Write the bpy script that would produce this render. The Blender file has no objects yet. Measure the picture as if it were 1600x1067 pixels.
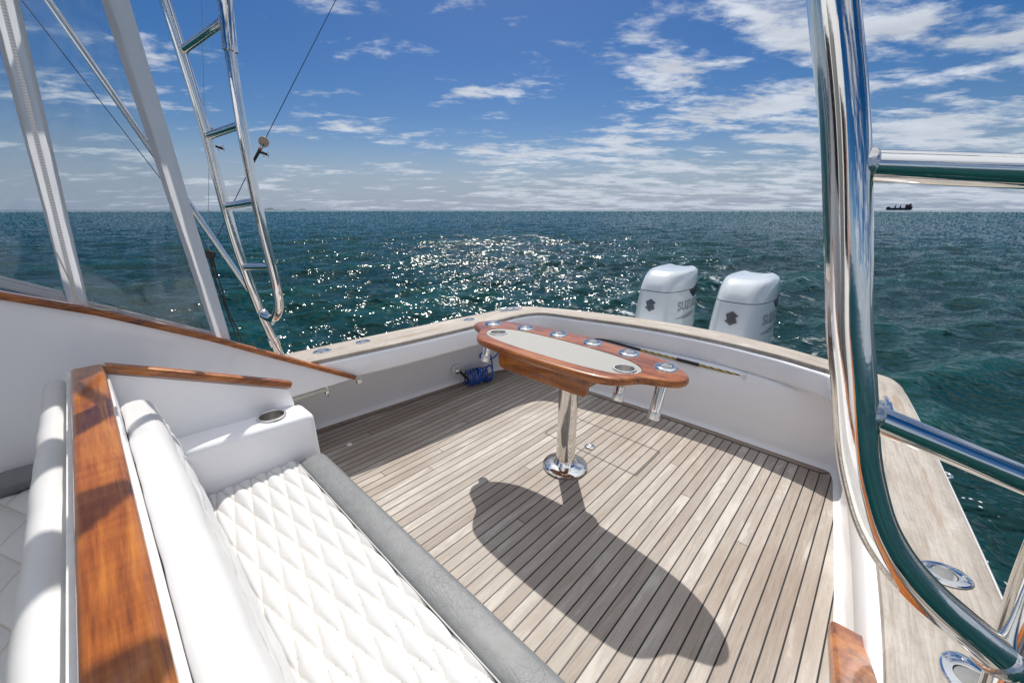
import bpy, bmesh, math, random
import numpy as np
from mathutils import Vector, Matrix
random.seed(7); np.random.seed(7)
sc = bpy.context.scene
col = sc.collection
R = math.radians
# ------------------------------------------------------------------ camera
EYE = 1.37
PITCH = 18.2828; YAW = 43.2859
camd = bpy.data.cameras.new('camera'); cam = bpy.data.objects.new('camera', camd); col.objects.link(cam)
cam.location = (0, 0, EYE); cam.rotation_euler = (R(90 - PITCH), 0, R(YAW))
camd.sensor_width = 36; camd.lens = 36 * 622 / 1600.0
camd.clip_start = 0.02; camd.clip_end = 90000
sc.camera = cam
# ------------------------------------------------------------------ light
SUNV = Vector((-.51, .53, 1.0)).normalized()
SUN_EL = math.asin(SUNV.z); SUN_ROT = math.atan2(SUNV.x, SUNV.y)
sund = bpy.data.lights.new('sun', 'SUN'); sun = bpy.data.objects.new('sun', sund); col.objects.link(sun)
sund.energy = 4.2; sund.angle = R(0.55); sund.color = (1, .955, .89)
sun.rotation_euler = SUNV.to_track_quat('Z', 'Y').to_euler()
sc.view_settings.view_transform = 'Standard'; sc.view_settings.look = 'None'
sc.view_settings.exposure = 0.22; sc.view_settings.gamma = 1; sc.view_settings.use_curve_mapping = False
sc.cycles.sample_clamp_indirect = 3
sc.cycles.sample_clamp_direct = 0
sc.cycles.use_denoising = True
sc.cycles.use_adaptive_sampling = False
sc.cycles.max_bounces = 10; sc.cycles.transparent_max_bounces = 16
sc.cycles.caustics_reflective = False; sc.cycles.caustics_refractive = False

# ------------------------------------------------------------------ node helper
class NT:
    def __init__(s, tree):
        s.t = tree; tree.nodes.clear()
    def n(s, typ, ins=None, **kw):
        nd = s.t.nodes.new(typ)
        for k, v in kw.items(): setattr(nd, k, v)
        for k, v in (ins or {}).items():
            sock = nd.inputs[k]
            if isinstance(v, bpy.types.NodeSocket): s.t.links.new(v, sock)
            elif isinstance(v, bpy.types.Node): s.t.links.new(v.outputs[0], sock)
            else: sock.default_value = v
        return nd
    def m(s, op, a, b=0.0, c=None, clamp=False):
        d = {0: a, 1: b}
        if c is not None: d[2] = c
        return s.n('ShaderNodeMath', d, operation=op, use_clamp=clamp).outputs[0]
    def vm(s, op, a, b=(0, 0, 0)):
        nd = s.n('ShaderNodeVectorMath', {0: a, 1: b}, operation=op)
        return nd.outputs[1] if op in ('LENGTH', 'DOT_PRODUCT') else nd.outputs[0]
    def ramp(s, f, stops, interp='LINEAR'):
        nd = s.n('ShaderNodeValToRGB', {0: f}); cr = nd.color_ramp; cr.interpolation = interp
        while len(cr.elements) < len(stops): cr.elements.new(.5)
        for e, (p, c) in zip(cr.elements, stops):
            e.position = p; e.color = c if isinstance(c, tuple) and len(c) == 4 else ((c[0], c[1], c[2], 1) if isinstance(c, tuple) else (c, c, c, 1))
        return nd.outputs[0]
    def mr(s, f, a, b, c=0.0, d=1.0, kind='SMOOTHSTEP'):
        return s.n('ShaderNodeMapRange', {0: f, 1: a, 2: b, 3: c, 4: d}, interpolation_type=kind, clamp=True).outputs[0]
    def mix(s, f, a, b, mode='MIX'):
        nd = s.n('ShaderNodeMix', {}, data_type='RGBA', blend_type=mode)
        for i, v in ((0, f), (6, a), (7, b)):
            if isinstance(v, bpy.types.NodeSocket): s.t.links.new(v, nd.inputs[i])
            else: nd.inputs[i].default_value = v if i == 0 else ((*v, 1) if len(v) == 3 else v)
        return nd.outputs[2]
    def noise(s, vec, scale, detail=4, rough=.5, dist=0.0, lac=2.0, typ='FBM'):
        return s.n('ShaderNodeTexNoise', {'Vector': vec, 'Scale': scale, 'Detail': detail, 'Roughness': rough, 'Distortion': dist, 'Lacunarity': lac}, noise_type=typ).outputs[0]
    def scale(s, vec, v, loc=(0, 0, 0), rot=(0, 0, 0)):
        return s.n('ShaderNodeMapping', {0: vec, 1: loc, 2: rot, 3: v}).outputs[0]
    def sep(s, vec):
        return s.n('ShaderNodeSeparateXYZ', {0: vec}).outputs
    def comb(s, x, y, z=0.0):
        return s.n('ShaderNodeCombineXYZ', {0: x, 1: y, 2: z}).outputs[0]
    def bump(s, h, strength=.3, dist=.01, normal=None):
        d = {'Height': h, 'Strength': strength, 'Distance': dist}
        if normal is not None: d['Normal'] = normal
        return s.n('ShaderNodeBump', d).outputs[0]

# ------------------------------------------------------------------ world
world = bpy.data.worlds.new('World'); sc.world = world; world.use_nodes = True
world.cycles.sampling_method = 'MANUAL'; world.cycles.sample_map_resolution = 1024
w = NT(world.node_tree)
sky = w.n('ShaderNodeTexSky', sky_type='NISHITA', sun_disc=False, sun_elevation=SUN_EL, sun_rotation=SUN_ROT,
          air_density=1.0, dust_density=.55, ozone_density=2.2, altitude=0)
tc = w.n('ShaderNodeTexCoord').outputs['Generated']
dx, dy, dz = w.sep(w.vm('NORMALIZE', tc))
zz = w.m('MAXIMUM', dz, 0.0)
den = w.m('ADD', zz, .10)
px_, py_ = w.m('DIVIDE', dx, den), w.m('DIVIDE', dy, den)
pv = w.comb(px_, py_, 0.0)
# rotate so that streaks run across the view
pr = w.scale(pv, (1, 1, 1), rot=(0, 0, R(-YAW)))
big = w.noise(w.scale(pr, (.8, 1.0, 1), loc=(1.35, 4.2, 0)), 1.0, 2, .5)
mid = w.noise(w.scale(pr, (2.3, 3.6, 1), loc=(.4, 5.2, 0)), 1.0, 8, .60, .25)
fine = w.noise(w.scale(pr, (11, 15, 1), loc=(2.0, 0, 0)), 1.0, 6, .6, .2)
rx, ry, rz_ = w.sep(pr)
side = w.mr(rx, -.85, .10, -.055, .03, 'SMOOTHSTEP')        # cloudier towards starboard
low = w.mr(zz, .02, .24, .045, 0.0, 'LINEAR')
dens = w.m('ADD', w.m('ADD', w.m('MULTIPLY', big, .55), w.m('MULTIPLY', mid, .62)), w.m('MULTIPLY', fine, .17))
dens = w.m('ADD', w.m('ADD', dens, side), low)
dens = w.m('ADD', dens, w.mr(dz, .50, .76, 0.0, .16))     # unseen thicker cloud added overhead to raise the ambient light
cl = w.mr(dens, .665, .82, 0, 1)
cl = w.m('MULTIPLY', cl, .90)
hz = w.mr(zz, 0.0, .17, .85, 0.0, 'SMOOTHSTEP')
skyc = w.n('ShaderNodeHueSaturation', {'Saturation': 1.47, 'Value': .475, 'Color': sky}).outputs[0]
skyc = w.mix(1.0, skyc, (.90, .885, 1.03), 'MULTIPLY')
skyc = w.mix(hz, skyc, (2.35, 2.95, 3.95))
shade = w.mr(w.noise(w.scale(pr, (2.2, 3.0, 1), loc=(.25, 5.3, 0)), 1.0, 4, .5), .35, .65, .78, 1.06, 'LINEAR')
cc = w.mix(1.0, (5.6, 5.9, 6.4), w.comb(shade, shade, shade), 'MULTIPLY')
cc = w.mix(w.mr(zz, .0, .30, .72, 0.0, 'LINEAR'), cc, (4.0, 4.5, 5.25))
gain = w.mr(dz, .50, .85, 1.0, 1.5, 'LINEAR')             # added overhead cloud brightened out of frame to fill the shade
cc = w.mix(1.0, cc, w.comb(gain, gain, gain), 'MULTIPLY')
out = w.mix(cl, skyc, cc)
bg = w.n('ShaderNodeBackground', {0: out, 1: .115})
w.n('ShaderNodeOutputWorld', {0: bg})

# ------------------------------------------------------------------ materials
M = {}
def mat(name):
    m = bpy.data.materials.new(name); m.use_nodes = True; M[name] = m
    return NT(m.node_tree)
def finish(t, **k):
    ins = {}
    names = {'col': 'Base Color', 'rough': 'Roughness', 'metal': 'Metallic', 'ior': 'IOR', 'normal': 'Normal', 'coat': 'Coat Weight',
             'coatr': 'Coat Roughness', 'spec': 'Specular IOR Level', 'coatn': 'Coat Normal', 'aniso': 'Anisotropic'}
    for a, v in k.items():
        if a == 'col' and isinstance(v, tuple): v = (*v[:3], 1)
        ins[names[a]] = v
    b = t.n('ShaderNodeBsdfPrincipled', ins)
    t.n('ShaderNodeOutputMaterial', {0: b}); return b
def OC(t): return t.n('ShaderNodeTexCoord').outputs['Object']
def UVc(t): return t.n('ShaderNodeTexCoord').outputs['UV']

t = mat('gelcoat'); v = OC(t)
g = t.noise(v, 3, 4, .6); g2 = t.noise(v, 260, 2, .5)
finish(t, col=t.ramp(g, [(.3, (.85, .845, .855)), (.7, (.88, .875, .88))]), rough=t.mr(g, .3, .7, .16, .26, 'LINEAR'), coat=.35, coatr=.06,
       normal=t.bump(t.m('ADD', t.m('MULTIPLY', t.noise(v, 5, 2), 1.0), t.m('MULTIPLY', g2, .01)), .12, .02))
t = mat('steel'); v = OC(t)
g = t.noise(v, 40, 5, .7); g2 = t.noise(v, 7, 3, .6)
finish(t, col=t.ramp(g2, [(.3, (.74, .73, .70)), (.7, (.83, .82, .80))]), metal=1.0, rough=t.mr(g, .35, .7, .035, .13, 'LINEAR'),
       normal=t.bump(t.noise(v, 22, 3, .6), .05, .004))
t = mat('weld'); v = OC(t)
finish(t, col=(.74, .72, .69), metal=1.0, rough=.24, normal=t.bump(t.noise(v, 120, 3, .6), .35, .004))
t = mat('brushed'); v = OC(t)
finish(t, col=(.76, .74, .71), metal=1.0, rough=.30, normal=t.bump(t.noise(t.scale(v, (160, 160, 6)), 1.0, 3), .2, .002))
def wood_mahog(name, sc3):
    t = mat(name); v = OC(t)
    a = t.noise(t.scale(v, sc3), 1.0, 6, .62, .6); b = t.noise(v, 4.5, 3, .5, .8)
    c = t.noise(t.scale(v, tuple(q * 4 for q in sc3)), 1.0, 3, .6)
    cross = t.noise(t.scale(v, tuple(60.0 if q < 10 else 5.0 for q in sc3)), 1.0, 3, .6)
    f = t.m('ADD', t.m('ADD', t.m('MULTIPLY', a, .5), t.m('MULTIPLY', b, .28)), t.m('ADD', t.m('MULTIPLY', c, .22), t.m('MULTIPLY', cross, .12)))
    cc = t.ramp(f, [(.37, (.045, .011, .002)), (.46, (.145, .037, .006)), (.56, (.30, .086, .012)), (.68, (.46, .165, .026))])
    finish(t, col=cc, rough=.32, coat=.75, coatr=.04, spec=.3, normal=t.bump(c, .05, .002),
           coatn=t.bump(t.noise(v, 16, 2, .5), .06, .01))
wood_mahog('mahogany_x', (2.4, 34, 34)); wood_mahog('mahogany_y', (34, 2.4, 34))
t = mat('teak_deck'); v = OC(t); x, y, z = t.sep(v)
k = t.m('DIVIDE', t.m('ADD', x, 10.0 + .4525), .049); fl = t.m('FLOOR', k); fr = t.m('FRACT', k)
wn = t.n('ShaderNodeTexWhiteNoise', {'Vector': t.comb(fl, 3.3, 0.0)}, noise_dimensions='3D').outputs[0]
yo = t.m('ADD', t.m('DIVIDE', y, 5.2), t.m('MULTIPLY', wn, 7.0)); yb = t.m('FLOOR', yo)
wn2 = t.n('ShaderNodeTexWhiteNoise', {'Vector': t.comb(fl, yb, 0.0)}, noise_dimensions='3D').outputs[0]
seam = t.m('GREATER_THAN', t.m('ABSOLUTE', t.m('SUBTRACT', fr, .5)), .5 - .052)
edge = t.mr(t.m('ABSOLUTE', t.m('SUBTRACT', fr, .5)), .40, .47, 1.0, .80)
gr = t.noise(t.comb(t.m('MULTIPLY', x, 230), t.m('MULTIPLY', y, 9), t.m('MULTIPLY', wn2, 40)), 1.0, 5, .65, .8)
gr2 = t.noise(t.comb(t.m('MULTIPLY', x, 60), t.m('MULTIPLY', y, 2.6), t.m('MULTIPLY', wn2, 25)), 1.0, 4, .6, 1.2)
pat = t.noise(t.comb(t.m('ADD', t.m('MULTIPLY', x, 14), t.m('MULTIPLY', wn2, 31)), t.m('MULTIPLY', y, 2.6), t.m('MULTIPLY', wn2, 17)), 1.0, 5, .7, .4); pat2 = t.noise(t.scale(v, (2.2, 1.4, 1)), 1.0, 3, .5)
speck = t.noise(v, 90, 4, .7)
f = t.m('ADD', t.m('ADD', t.m('MULTIPLY', gr, .30), t.m('MULTIPLY', gr2, .26)), t.m('ADD', t.m('MULTIPLY', wn2, .16), t.m('ADD', t.m('MULTIPLY', pat, .24), t.m('MULTIPLY', speck, .10))))
wc = t.ramp(f, [(.30, (.165, .133, .108)), (.44, (.295, .252, .214)), (.57, (.38, .338, .296)), (.72, (.49, .452, .41))])
bleach = t.mr(t.m('ADD', pat, t.m('MULTIPLY', wn2, .12)), .60, .74, 0, .65)
wc = t.mix(bleach, wc, (.52, .485, .44))
stain = t.mr(t.m('ADD', pat2, t.m('MULTIPLY', gr2, .2)), .58, .75, 0, .35)
wc = t.mix(stain, wc, (.24, .18, .135))
wc = t.mix(1.0, wc, t.comb(edge, edge, edge), 'MULTIPLY')
butt = t.m('LESS_THAN', t.m('FRACT', yo), .0007)
wc = t.mix(t.m('MULTIPLY', butt, .85), wc, (.03, .026, .024))
wc = t.mix(seam, wc, (.010, .009, .010))
hgt = t.m('ADD', t.m('MULTIPLY', gr, .25), t.m('MULTIPLY', seam, -1.0))
finish(t, col=wc, rough=t.mix(seam, (.72, .72, .72), (.5, .5, .5)), spec=.3, normal=t.bump(hgt, .5, .002))
t = mat('teak_board'); v = UVc(t); x, y, z = t.sep(v)           # u along (metres), v across
gr = t.noise(t.comb(t.m('MULTIPLY', x, 7), t.m('MULTIPLY', y, 130), 0.0), 1.0, 5, .7, 1.4)
gr2 = t.noise(t.comb(t.m('MULTIPLY', x, 3), t.m('MULTIPLY', y, 24), 3.0), 1.0, 5, .65, 1.2)
pt = t.noise(t.scale(v, (3.2, 6, 1)), 1.0, 6, .7); sp = t.noise(v, 60, 5, .75)
f = t.m('ADD', t.m('ADD', t.m('MULTIPLY', gr, .34), t.m('MULTIPLY', gr2, .30)), t.m('ADD', t.m('MULTIPLY', pt, .22), t.m('MULTIPLY', sp, .16)))
wc = t.ramp(f, [(.36, (.20, .165, .135)), (.47, (.33, .288, .245)), (.56, (.42, .38, .335)), (.68, (.54, .51, .47))])
wh = t.mr(pt, .58, .75, 0, .5); wc = t.mix(wh, wc, (.62, .60, .565))
br = t.mr(t.noise(t.scale(v, (1.5, 14, 1), loc=(4, 2, 0)), 1.0, 4, .6), .60, .72, 0, .55); wc = t.mix(br, wc, (.25, .16, .10))
finish(t, col=wc, rough=.75, spec=.3, normal=t.bump(t.m('ADD', gr, sp), .35, .002))
t = mat('teak_margin'); v = OC(t)
gr = t.noise(t.scale(v, (5, 60, 5)), 1.0, 5, .7, .6)
finish(t, col=t.ramp(gr, [(.3, (.20, .15, .115)), (.7, (.38, .31, .255))]), rough=.75, spec=.3, normal=t.bump(gr, .3, .002))
t = mat('caulk'); finish(t, col=(.015, .013, .013), rough=.6)
def vinyl(name, c0, c1, quilt=False, bumpk=.25):
    t = mat(name); v = OC(t)
    g = t.noise(v, 5, 3, .6); w1 = t.noise(v, 320, 3, .6); w2 = t.noise(v, 22, 4, .65, .8)
    c = t.ramp(g, [(.3, c0), (.7, c1)])
    h = t.m('ADD', t.m('MULTIPLY', w1, .10), t.m('MULTIPLY', w2, .55))
    if quilt:
        u, q, _ = t.sep(UVc(t))
        def line(a, b):
            d = t.m('ABSOLUTE', t.m('SUBTRACT', t.m('FRACT', t.m('ADD', a, .5)), .5))
            on = t.m('LESS_THAN', d, .022)
            dash = t.m('GREATER_THAN', t.m('FRACT', t.m('MULTIPLY', b, 26.0)), .22)
            return t.m('MULTIPLY', on, dash)
        st = t.m('MAXIMUM', line(u, q), line(q, u))
        c = t.mix(t.m('MULTIPLY', st, .85), c, (.45, .39, .30))
    finish(t, col=c, rough=t.mr(w2, .3, .7, .30, .42, 'LINEAR'), spec=.5, coat=.12, coatr=.2, normal=t.bump(h, bumpk, .002))
vinyl('vinyl_white', (.59, .588, .585), (.63, .628, .625)); vinyl('vinyl_quilt', (.58, .577, .57), (.62, .616, .61), True, .2)
t = mat('vinyl_grey'); v = OC(t)
wv = t.n('ShaderNodeTexNoise', {'Vector': v, 'Scale': 9.0, 'Detail': 3.0}).outputs[1]
vd = t.vm('ADD', v, t.vm('MULTIPLY', wv, (.09, .09, .09)))
v1 = t.n('ShaderNodeTexVoronoi', {'Vector': vd, 'Scale': 85.0}, feature='DISTANCE_TO_EDGE').outputs[0]
v2 = t.n('ShaderNodeTexVoronoi', {'Vector': vd, 'Scale': 33.0}, feature='DISTANCE_TO_EDGE').outputs[0]
cr = t.m('ADD', t.mr(v1, 0, .12, 0, .6), t.mr(v2, 0, .10, 0, 1.0))
nn = t.noise(v, 3.5, 3, .6); h = t.m('ADD', t.m('MULTIPLY', cr, t.mr(nn, .35, .62, .15, 1)), t.m('MULTIPLY', t.noise(v, 200, 3), .25))
finish(t, col=t.ramp(t.noise(v, 30, 4), [(.3, (.145, .15, .153)), (.7, (.175, .181, .185))]), rough=.50, spec=.35, normal=t.bump(h, .32, .0015))
t = mat('piping'); finish(t, col=(.50, .49, .47), rough=.45)
t = mat('canvas'); v = OC(t)
wv = t.noise(t.scale(v, (1, 260, 260)), 1.0, 2); g = t.noise(v, 6, 4, .6)
cc = t.ramp(g, [(.3, (.85, .845, .85)), (.7, (.90, .895, .90))]); nb = t.bump(t.m('ADD', t.m('MULTIPLY', wv, .1), g), .2, .004)
p_ = t.n('ShaderNodeBsdfPrincipled', {'Base Color': cc, 'Roughness': .6, 'Normal': nb}); tl = t.n('ShaderNodeBsdfTranslucent', {0: cc, 'Normal': nb})
t.n('ShaderNodeOutputMaterial', {0: t.n('ShaderNodeMixShader', {0: .62, 1: p_.outputs[0], 2: tl.outputs[0]})})
t = mat('shade_canvas')
t.n('ShaderNodeOutputMaterial', {0: t.n('ShaderNodeMixShader', {0: .5, 1: t.n('ShaderNodeBsdfDiffuse', {0: (.86, .86, .87, 1)}).outputs[0], 2: t.n('ShaderNodeBsdfTranslucent', {0: (.86, .86, .87, 1)}).outputs[0]})})
t = mat('zipper'); x, y, z = t.sep(OC(t))
zz_ = t.m('GREATER_THAN', t.m('FRACT', t.m('MULTIPLY', z, 110)), .5)
finish(t, col=t.mix(zz_, (.60, .585, .57), (.76, .75, .74)), rough=.5)
# clear vinyl sheet
t = mat('clear_vinyl'); v = OC(t)
bn = t.bump(t.noise(t.scale(v, (1, 2.2, 1.4)), 1.0, 3, .5, .6), .25, .06)
fr_ = t.n('ShaderNodeFresnel', {'IOR': 1.45, 'Normal': bn}).outputs[0]
gl = t.n('ShaderNodeBsdfGlossy', {'Color': (1, 1, 1, 1), 'Roughness': .03, 'Normal': bn})
tr = t.n('ShaderNodeBsdfTransparent', {0: (.82, .86, .88, 1)})
mx = t.n('ShaderNodeMixShader', {0: t.m('MULTIPLY', fr_, 1.4, clamp=True), 1: tr.outputs[0], 2: gl.outputs[0]})
sm = t.mr(t.noise(t.scale(v, (1, 2.5, .9)), 1.0, 5, .6, 1.0), .42, .72, .03, .17)
df = t.n('ShaderNodeBsdfDiffuse', {0: (.75, .78, .8, 1)})
scr = t.mr(t.noise(t.scale(v, (1, 12, 260), rot=(R(8), 0, 0)), 1.0, 2, .5), .70, .76, 0, .16)
mx2 = t.n('ShaderNodeMixShader', {0: t.m('MULTIPLY', t.m('ADD', sm, scr), .8, clamp=True), 1: mx.outputs[0], 2: df.outputs[0]})
t.n('ShaderNodeOutputMaterial', {0: mx2})
def plain(name, c, rough=.5, **k):
    t = mat(name); v = OC(t); g = t.noise(v, 30, 4, .6)
    lo = tuple(q * .86 for q in c); finish(t, col=t.ramp(g, [(.3, lo), (.7, c)]), rough=rough, **k)
plain('black_plastic', (.012, .012, .013), .35); plain('hose_blue', (.010, .085, .42), .33, coat=.4)
plain('grey_letter', (.30, .32, .335), .4); plain('emblem_dark', (.16, .175, .20), .22, metal=.8); plain('cream', (.55, .53, .46), .5); plain('orange', (.8, .13, .03), .5)
plain('cord_black', (.02, .02, .025), .7); plain('cord_blue', (.02, .05, .13), .6); plain('cord_light', (.25, .36, .45), .4); plain('disc_tan', (.42, .33, .25), .6)
plain('dark_floor', (.16, .165, .17), .7); plain('rubber_white', (.80, .80, .78), .45)
t = mat('motor_white'); v = OC(t)
finish(t, col=(.60, .64, .66), rough=.22, coat=1.0, coatr=.04, normal=t.bump(t.noise(v, 9, 2), .04, .01))
t = mat('motor_seam'); finish(t, col=(.10, .10, .10), rough=.5)
t = mat('inset_mat'); v = OC(t); x, y, z = t.sep(v)
ln = t.mr(t.m('ABSOLUTE', t.m('SUBTRACT', t.m('FRACT', t.m('MULTIPLY', x, 92)), .5)), .18, .34)
l2 = t.mr(t.m('ABSOLUTE', t.m('SUBTRACT', t.m('FRACT', t.m('MULTIPLY', y, 92)), .5)), .10, .30)
finish(t, col=t.mix(t.m('MULTIPLY', ln, .85), (.44, .435, .405), (.11, .105, .095)), rough=.7, normal=t.bump(t.m('ADD', ln, t.m('MULTIPLY', l2, .4)), .4, .001))
t = mat('gaff_wrap'); x, y, z = t.sep(OC(t))
wv = t.m('GREATER_THAN', t.m('FRACT', t.m('ADD', t.m('MULTIPLY', x, 22), t.m('MULTIPLY', z, 60))), .45)
finish(t, col=t.mix(wv, (.02, .02, .02), (.55, .36, .02)), rough=.35, coat=.5)
plain('ship_dark', (.02, .032, .055), .7); plain('ship_red', (.10, .05, .06), .7); plain('isle', (.05, .07, .07), .9)
# sea
t = mat('sea_water'); v = OC(t); x, y, z = t.sep(v)
vr = t.scale(v, (1, 1, 1), rot=(0, 0, R(-YAW + 12)))
b1 = t.noise(t.scale(vr, (1.5, 2.5, 1)), 1.0, 2, .5, .3); b2 = t.noise(t.scale(vr, (5.0, 8.0, 1)), 1.0, 1, .5, .3); b3 = t.noise(t.scale(vr, (.25, .5, 1)), 1.0, 3, .5)
b4 = t.noise(t.scale(vr, (15, 21, 1)), 1.0, 0, .5)
gust = t.mr(t.noise(t.scale(vr, (.09, .16, 1)), 1.0, 3, .5), .3, .7, .75, 1.2)
hh = t.m('ADD', t.m('ADD', t.m('MULTIPLY', b1, .13), t.m('MULTIPLY', b2, .060)), t.m('ADD', t.m('MULTIPLY', b3, .08), t.m('MULTIPLY', b4, .012)))
rad_ = t.vm('LENGTH', v); hh = t.m('MULTIPLY', hh, t.m('MULTIPLY', gust, t.mr(rad_, 10, 50, 1.0, .2)))
nrm = t.bump(hh, 1.0, 1.0)
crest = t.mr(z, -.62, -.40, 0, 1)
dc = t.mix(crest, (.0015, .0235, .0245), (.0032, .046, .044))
# foam: patchy trail astern of the motors and bubbles along the starboard side
rx_ = t.m('SUBTRACT', x, -1.2); wob = t.m('MULTIPLY', t.m('SUBTRACT', t.noise(t.scale(v, (.3, .3, 1)), 1.0, 2), .5), 2.2)
trail = t.mr(t.m('ABSOLUTE', t.m('ADD', t.m('ADD', rx_, wob), t.m('MULTIPLY', t.m('MAXIMUM', t.m('SUBTRACT', y, 4.0), 0.0), .28))), .8, 3.4, 1, 0)
trail = t.m('MULTIPLY', t.m('MULTIPLY', trail, t.mr(x, -.3, .5, 1, 0)), t.m('MULTIPLY', t.mr(y, 3.5, 6, 0, 1), t.mr(y, 12, 19, 1, 0)))
fn = t.noise(t.scale(v, (2.2, 2.2, 1)), 1.0, 8, .72, .5)
fo = t.m('MULTIPLY', t.mr(fn, .56, .68, 0, .85), trail)
vo = t.n('ShaderNodeTexVoronoi', {'Vector': t.vm('ADD', v, t.vm('MULTIPLY', t.n('ShaderNodeTexNoise', {'Vector': v, 'Scale': 3.0}).outputs[1], (.12, .12, 0))), 'Scale': 13.0}, feature='F1').outputs[0]
bz = t.m('MULTIPLY', t.mr(x, .45, .62, 0, 1), t.m('MULTIPLY', t.mr(x, .9, 1.5, 1, 0), t.m('MULTIPLY', t.mr(y, .5, 1.2, 0, 1), t.mr(y, 3.4, 5.2, 1, 0))))
bub = t.m('MULTIPLY', t.m('MULTIPLY', t.mr(vo, .10, .20, 1, 0), t.mr(t.noise(v, 2.6, 4, .6), .50, .62, 0, 1)), bz)
foam = t.m('MAXIMUM', fo, t.m('MULTIPLY', bub, .8))
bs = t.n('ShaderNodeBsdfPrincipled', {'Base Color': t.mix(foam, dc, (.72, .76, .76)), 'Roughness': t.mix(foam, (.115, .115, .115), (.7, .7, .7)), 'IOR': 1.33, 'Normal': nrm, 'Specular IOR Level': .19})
t.n('ShaderNodeOutputMaterial', {0: bs})

# ------------------------------------------------------------------ object helpers
WL = {}
def tag(o, label=None, cat=None, group=None, kind=None):
    if label: o['label'] = label
    if cat: o['category'] = cat
    if group: o['group'] = group
    if kind: o['kind'] = kind
    return o
def thing(name, label, cat, loc=(0, 0, 0), group=None):
    o = bpy.data.objects.new(name, None); o.empty_display_size = .1; col.objects.link(o); o.location = loc
    WL[o] = Vector(loc); return tag(o, label, cat, group)
def obj(name, bm, mname, parent=None, smooth=True, angle=38, loc=None, label=None):
    bmesh.ops.recalc_face_normals(bm, faces=bm.faces)
    base = WL[parent] if parent is not None else Vector(loc or (0, 0, 0))
    if base.length > 0: bmesh.ops.translate(bm, verts=bm.verts, vec=-base)
    me = bpy.data.meshes.new(name); bm.to_mesh(me); bm.free()
    me.materials.append(M[mname])
    if smooth:
        me.polygons.foreach_set('use_smooth', [True] * len(me.polygons))
        me.set_sharp_from_angle(angle=R(angle))
    o = bpy.data.objects.new(name, me); col.objects.link(o)
    if parent is not None: o.parent = parent; o.location = (0, 0, 0)
    else: o.location = base
    WL[o] = base
    if label: o['label'] = label
    return o
def cut(o, bmc):
    """carve the closed shape bmc (world coordinates) out of object o"""
    bmesh.ops.recalc_face_normals(bmc, faces=bmc.faces)
    bmesh.ops.translate(bmc, verts=bmc.verts, vec=-WL[o])
    me = bpy.data.meshes.new('c'); bmc.to_mesh(me); bmc.free()
    c = bpy.data.objects.new('c', me); col.objects.link(c); c.parent = o.parent
    if o.parent is None: c.location = o.location
    md = o.modifiers.new('b', 'BOOLEAN'); md.operation = 'DIFFERENCE'; md.object = c; md.solver = 'EXACT'
    bpy.context.view_layer.update()
    dg = bpy.context.evaluated_depsgraph_get()
    nm = bpy.data.meshes.new_from_object(o.evaluated_get(dg), preserve_all_data_layers=True, depsgraph=dg)
    o.modifiers.clear(); o.data = nm; bpy.data.objects.remove(c)
    nm.set_sharp_from_angle(angle=R(38))
def bmn(): return bmesh.new()
def box(bm, x0, x1, y0, y1, z0, z1, bev=0.0, seg=2):
    r = bmesh.ops.create_cube(bm, size=1.0)
    vs = r['verts']
    for v in vs: v.co = Vector(((x0 + x1) / 2 + v.co.x * (x1 - x0), (y0 + y1) / 2 + v.co.y * (y1 - y0), (z0 + z1) / 2 + v.co.z * (z1 - z0)))
    if bev > 0:
        es = list({e for v in vs for e in v.link_edges})
        bmesh.ops.bevel(bm, geom=es, offset=bev, segments=seg, profile=.5, affect='EDGES')
    return bm
def frames(path, closed=False, up=None):
    n = len(path); T = []
    for i in range(n):
        a = path[(i - 1) % n] if (closed or i > 0) else path[0]; b = path[(i + 1) % n] if (closed or i < n - 1) else path[-1]
        T.append((b - a).normalized())
    N = []
    if up is not None:
        for t_ in T: N.append((up - t_ * up.dot(t_)).normalized())
    else:
        a = Vector((0, 0, 1)) if abs(T[0].z) < .9 else Vector((1, 0, 0))
        nn = (a - T[0] * a.dot(T[0])).normalized(); N.append(nn)
        for i in range(1, n):
            q = T[i - 1].rotation_difference(T[i]); nn = q @ nn; nn = (nn - T[i] * nn.dot(T[i])).normalized(); N.append(nn)
    return T, N
def sweep(bm, path, prof, up=None, closed=False, cap=True):
    """prof: list of (side, up) pairs"""
    path = [Vector(p) for p in path]; T, N = frames(path, closed, up); rings = []
    for p, t_, n_ in zip(path, T, N):
        b = t_.cross(n_); rings.append([bm.verts.new(p + b * a + n_ * c) for a, c in prof])
    k = len(prof); L = len(rings)
    for i in range(L if closed else L - 1):
        A, B = rings[i], rings[(i + 1) % L]
        for j in range(k): bm.faces.new((A[j], A[(j + 1) % k], B[(j + 1) % k], B[j]))
    if cap and not closed:
        bm.faces.new(rings[0]); bm.faces.new(list(reversed(rings[-1])))
    return bm
def circ(r, n=20): return [(r * math.cos(2 * math.pi * i / n), r * math.sin(2 * math.pi * i / n)) for i in range(n)]
def tube(bm, path, r, n=20, closed=False): return sweep(bm, path, circ(r, n), closed=closed)
def rrect(w_, h_, r, n=4, oy=0.0):
    pts = []
    for cx, cy, a0 in ((w_ / 2 - r, h_ / 2 - r, 0), (-w_ / 2 + r, h_ / 2 - r, 90), (-w_ / 2 + r, -h_ / 2 + r, 180), (w_ / 2 - r, -h_ / 2 + r, 270)):
        for i in range(n + 1):
            a = R(a0 + 90 * i / n); pts.append((cx + r * math.cos(a), cy + r * math.sin(a) + oy))
    return pts
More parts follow.
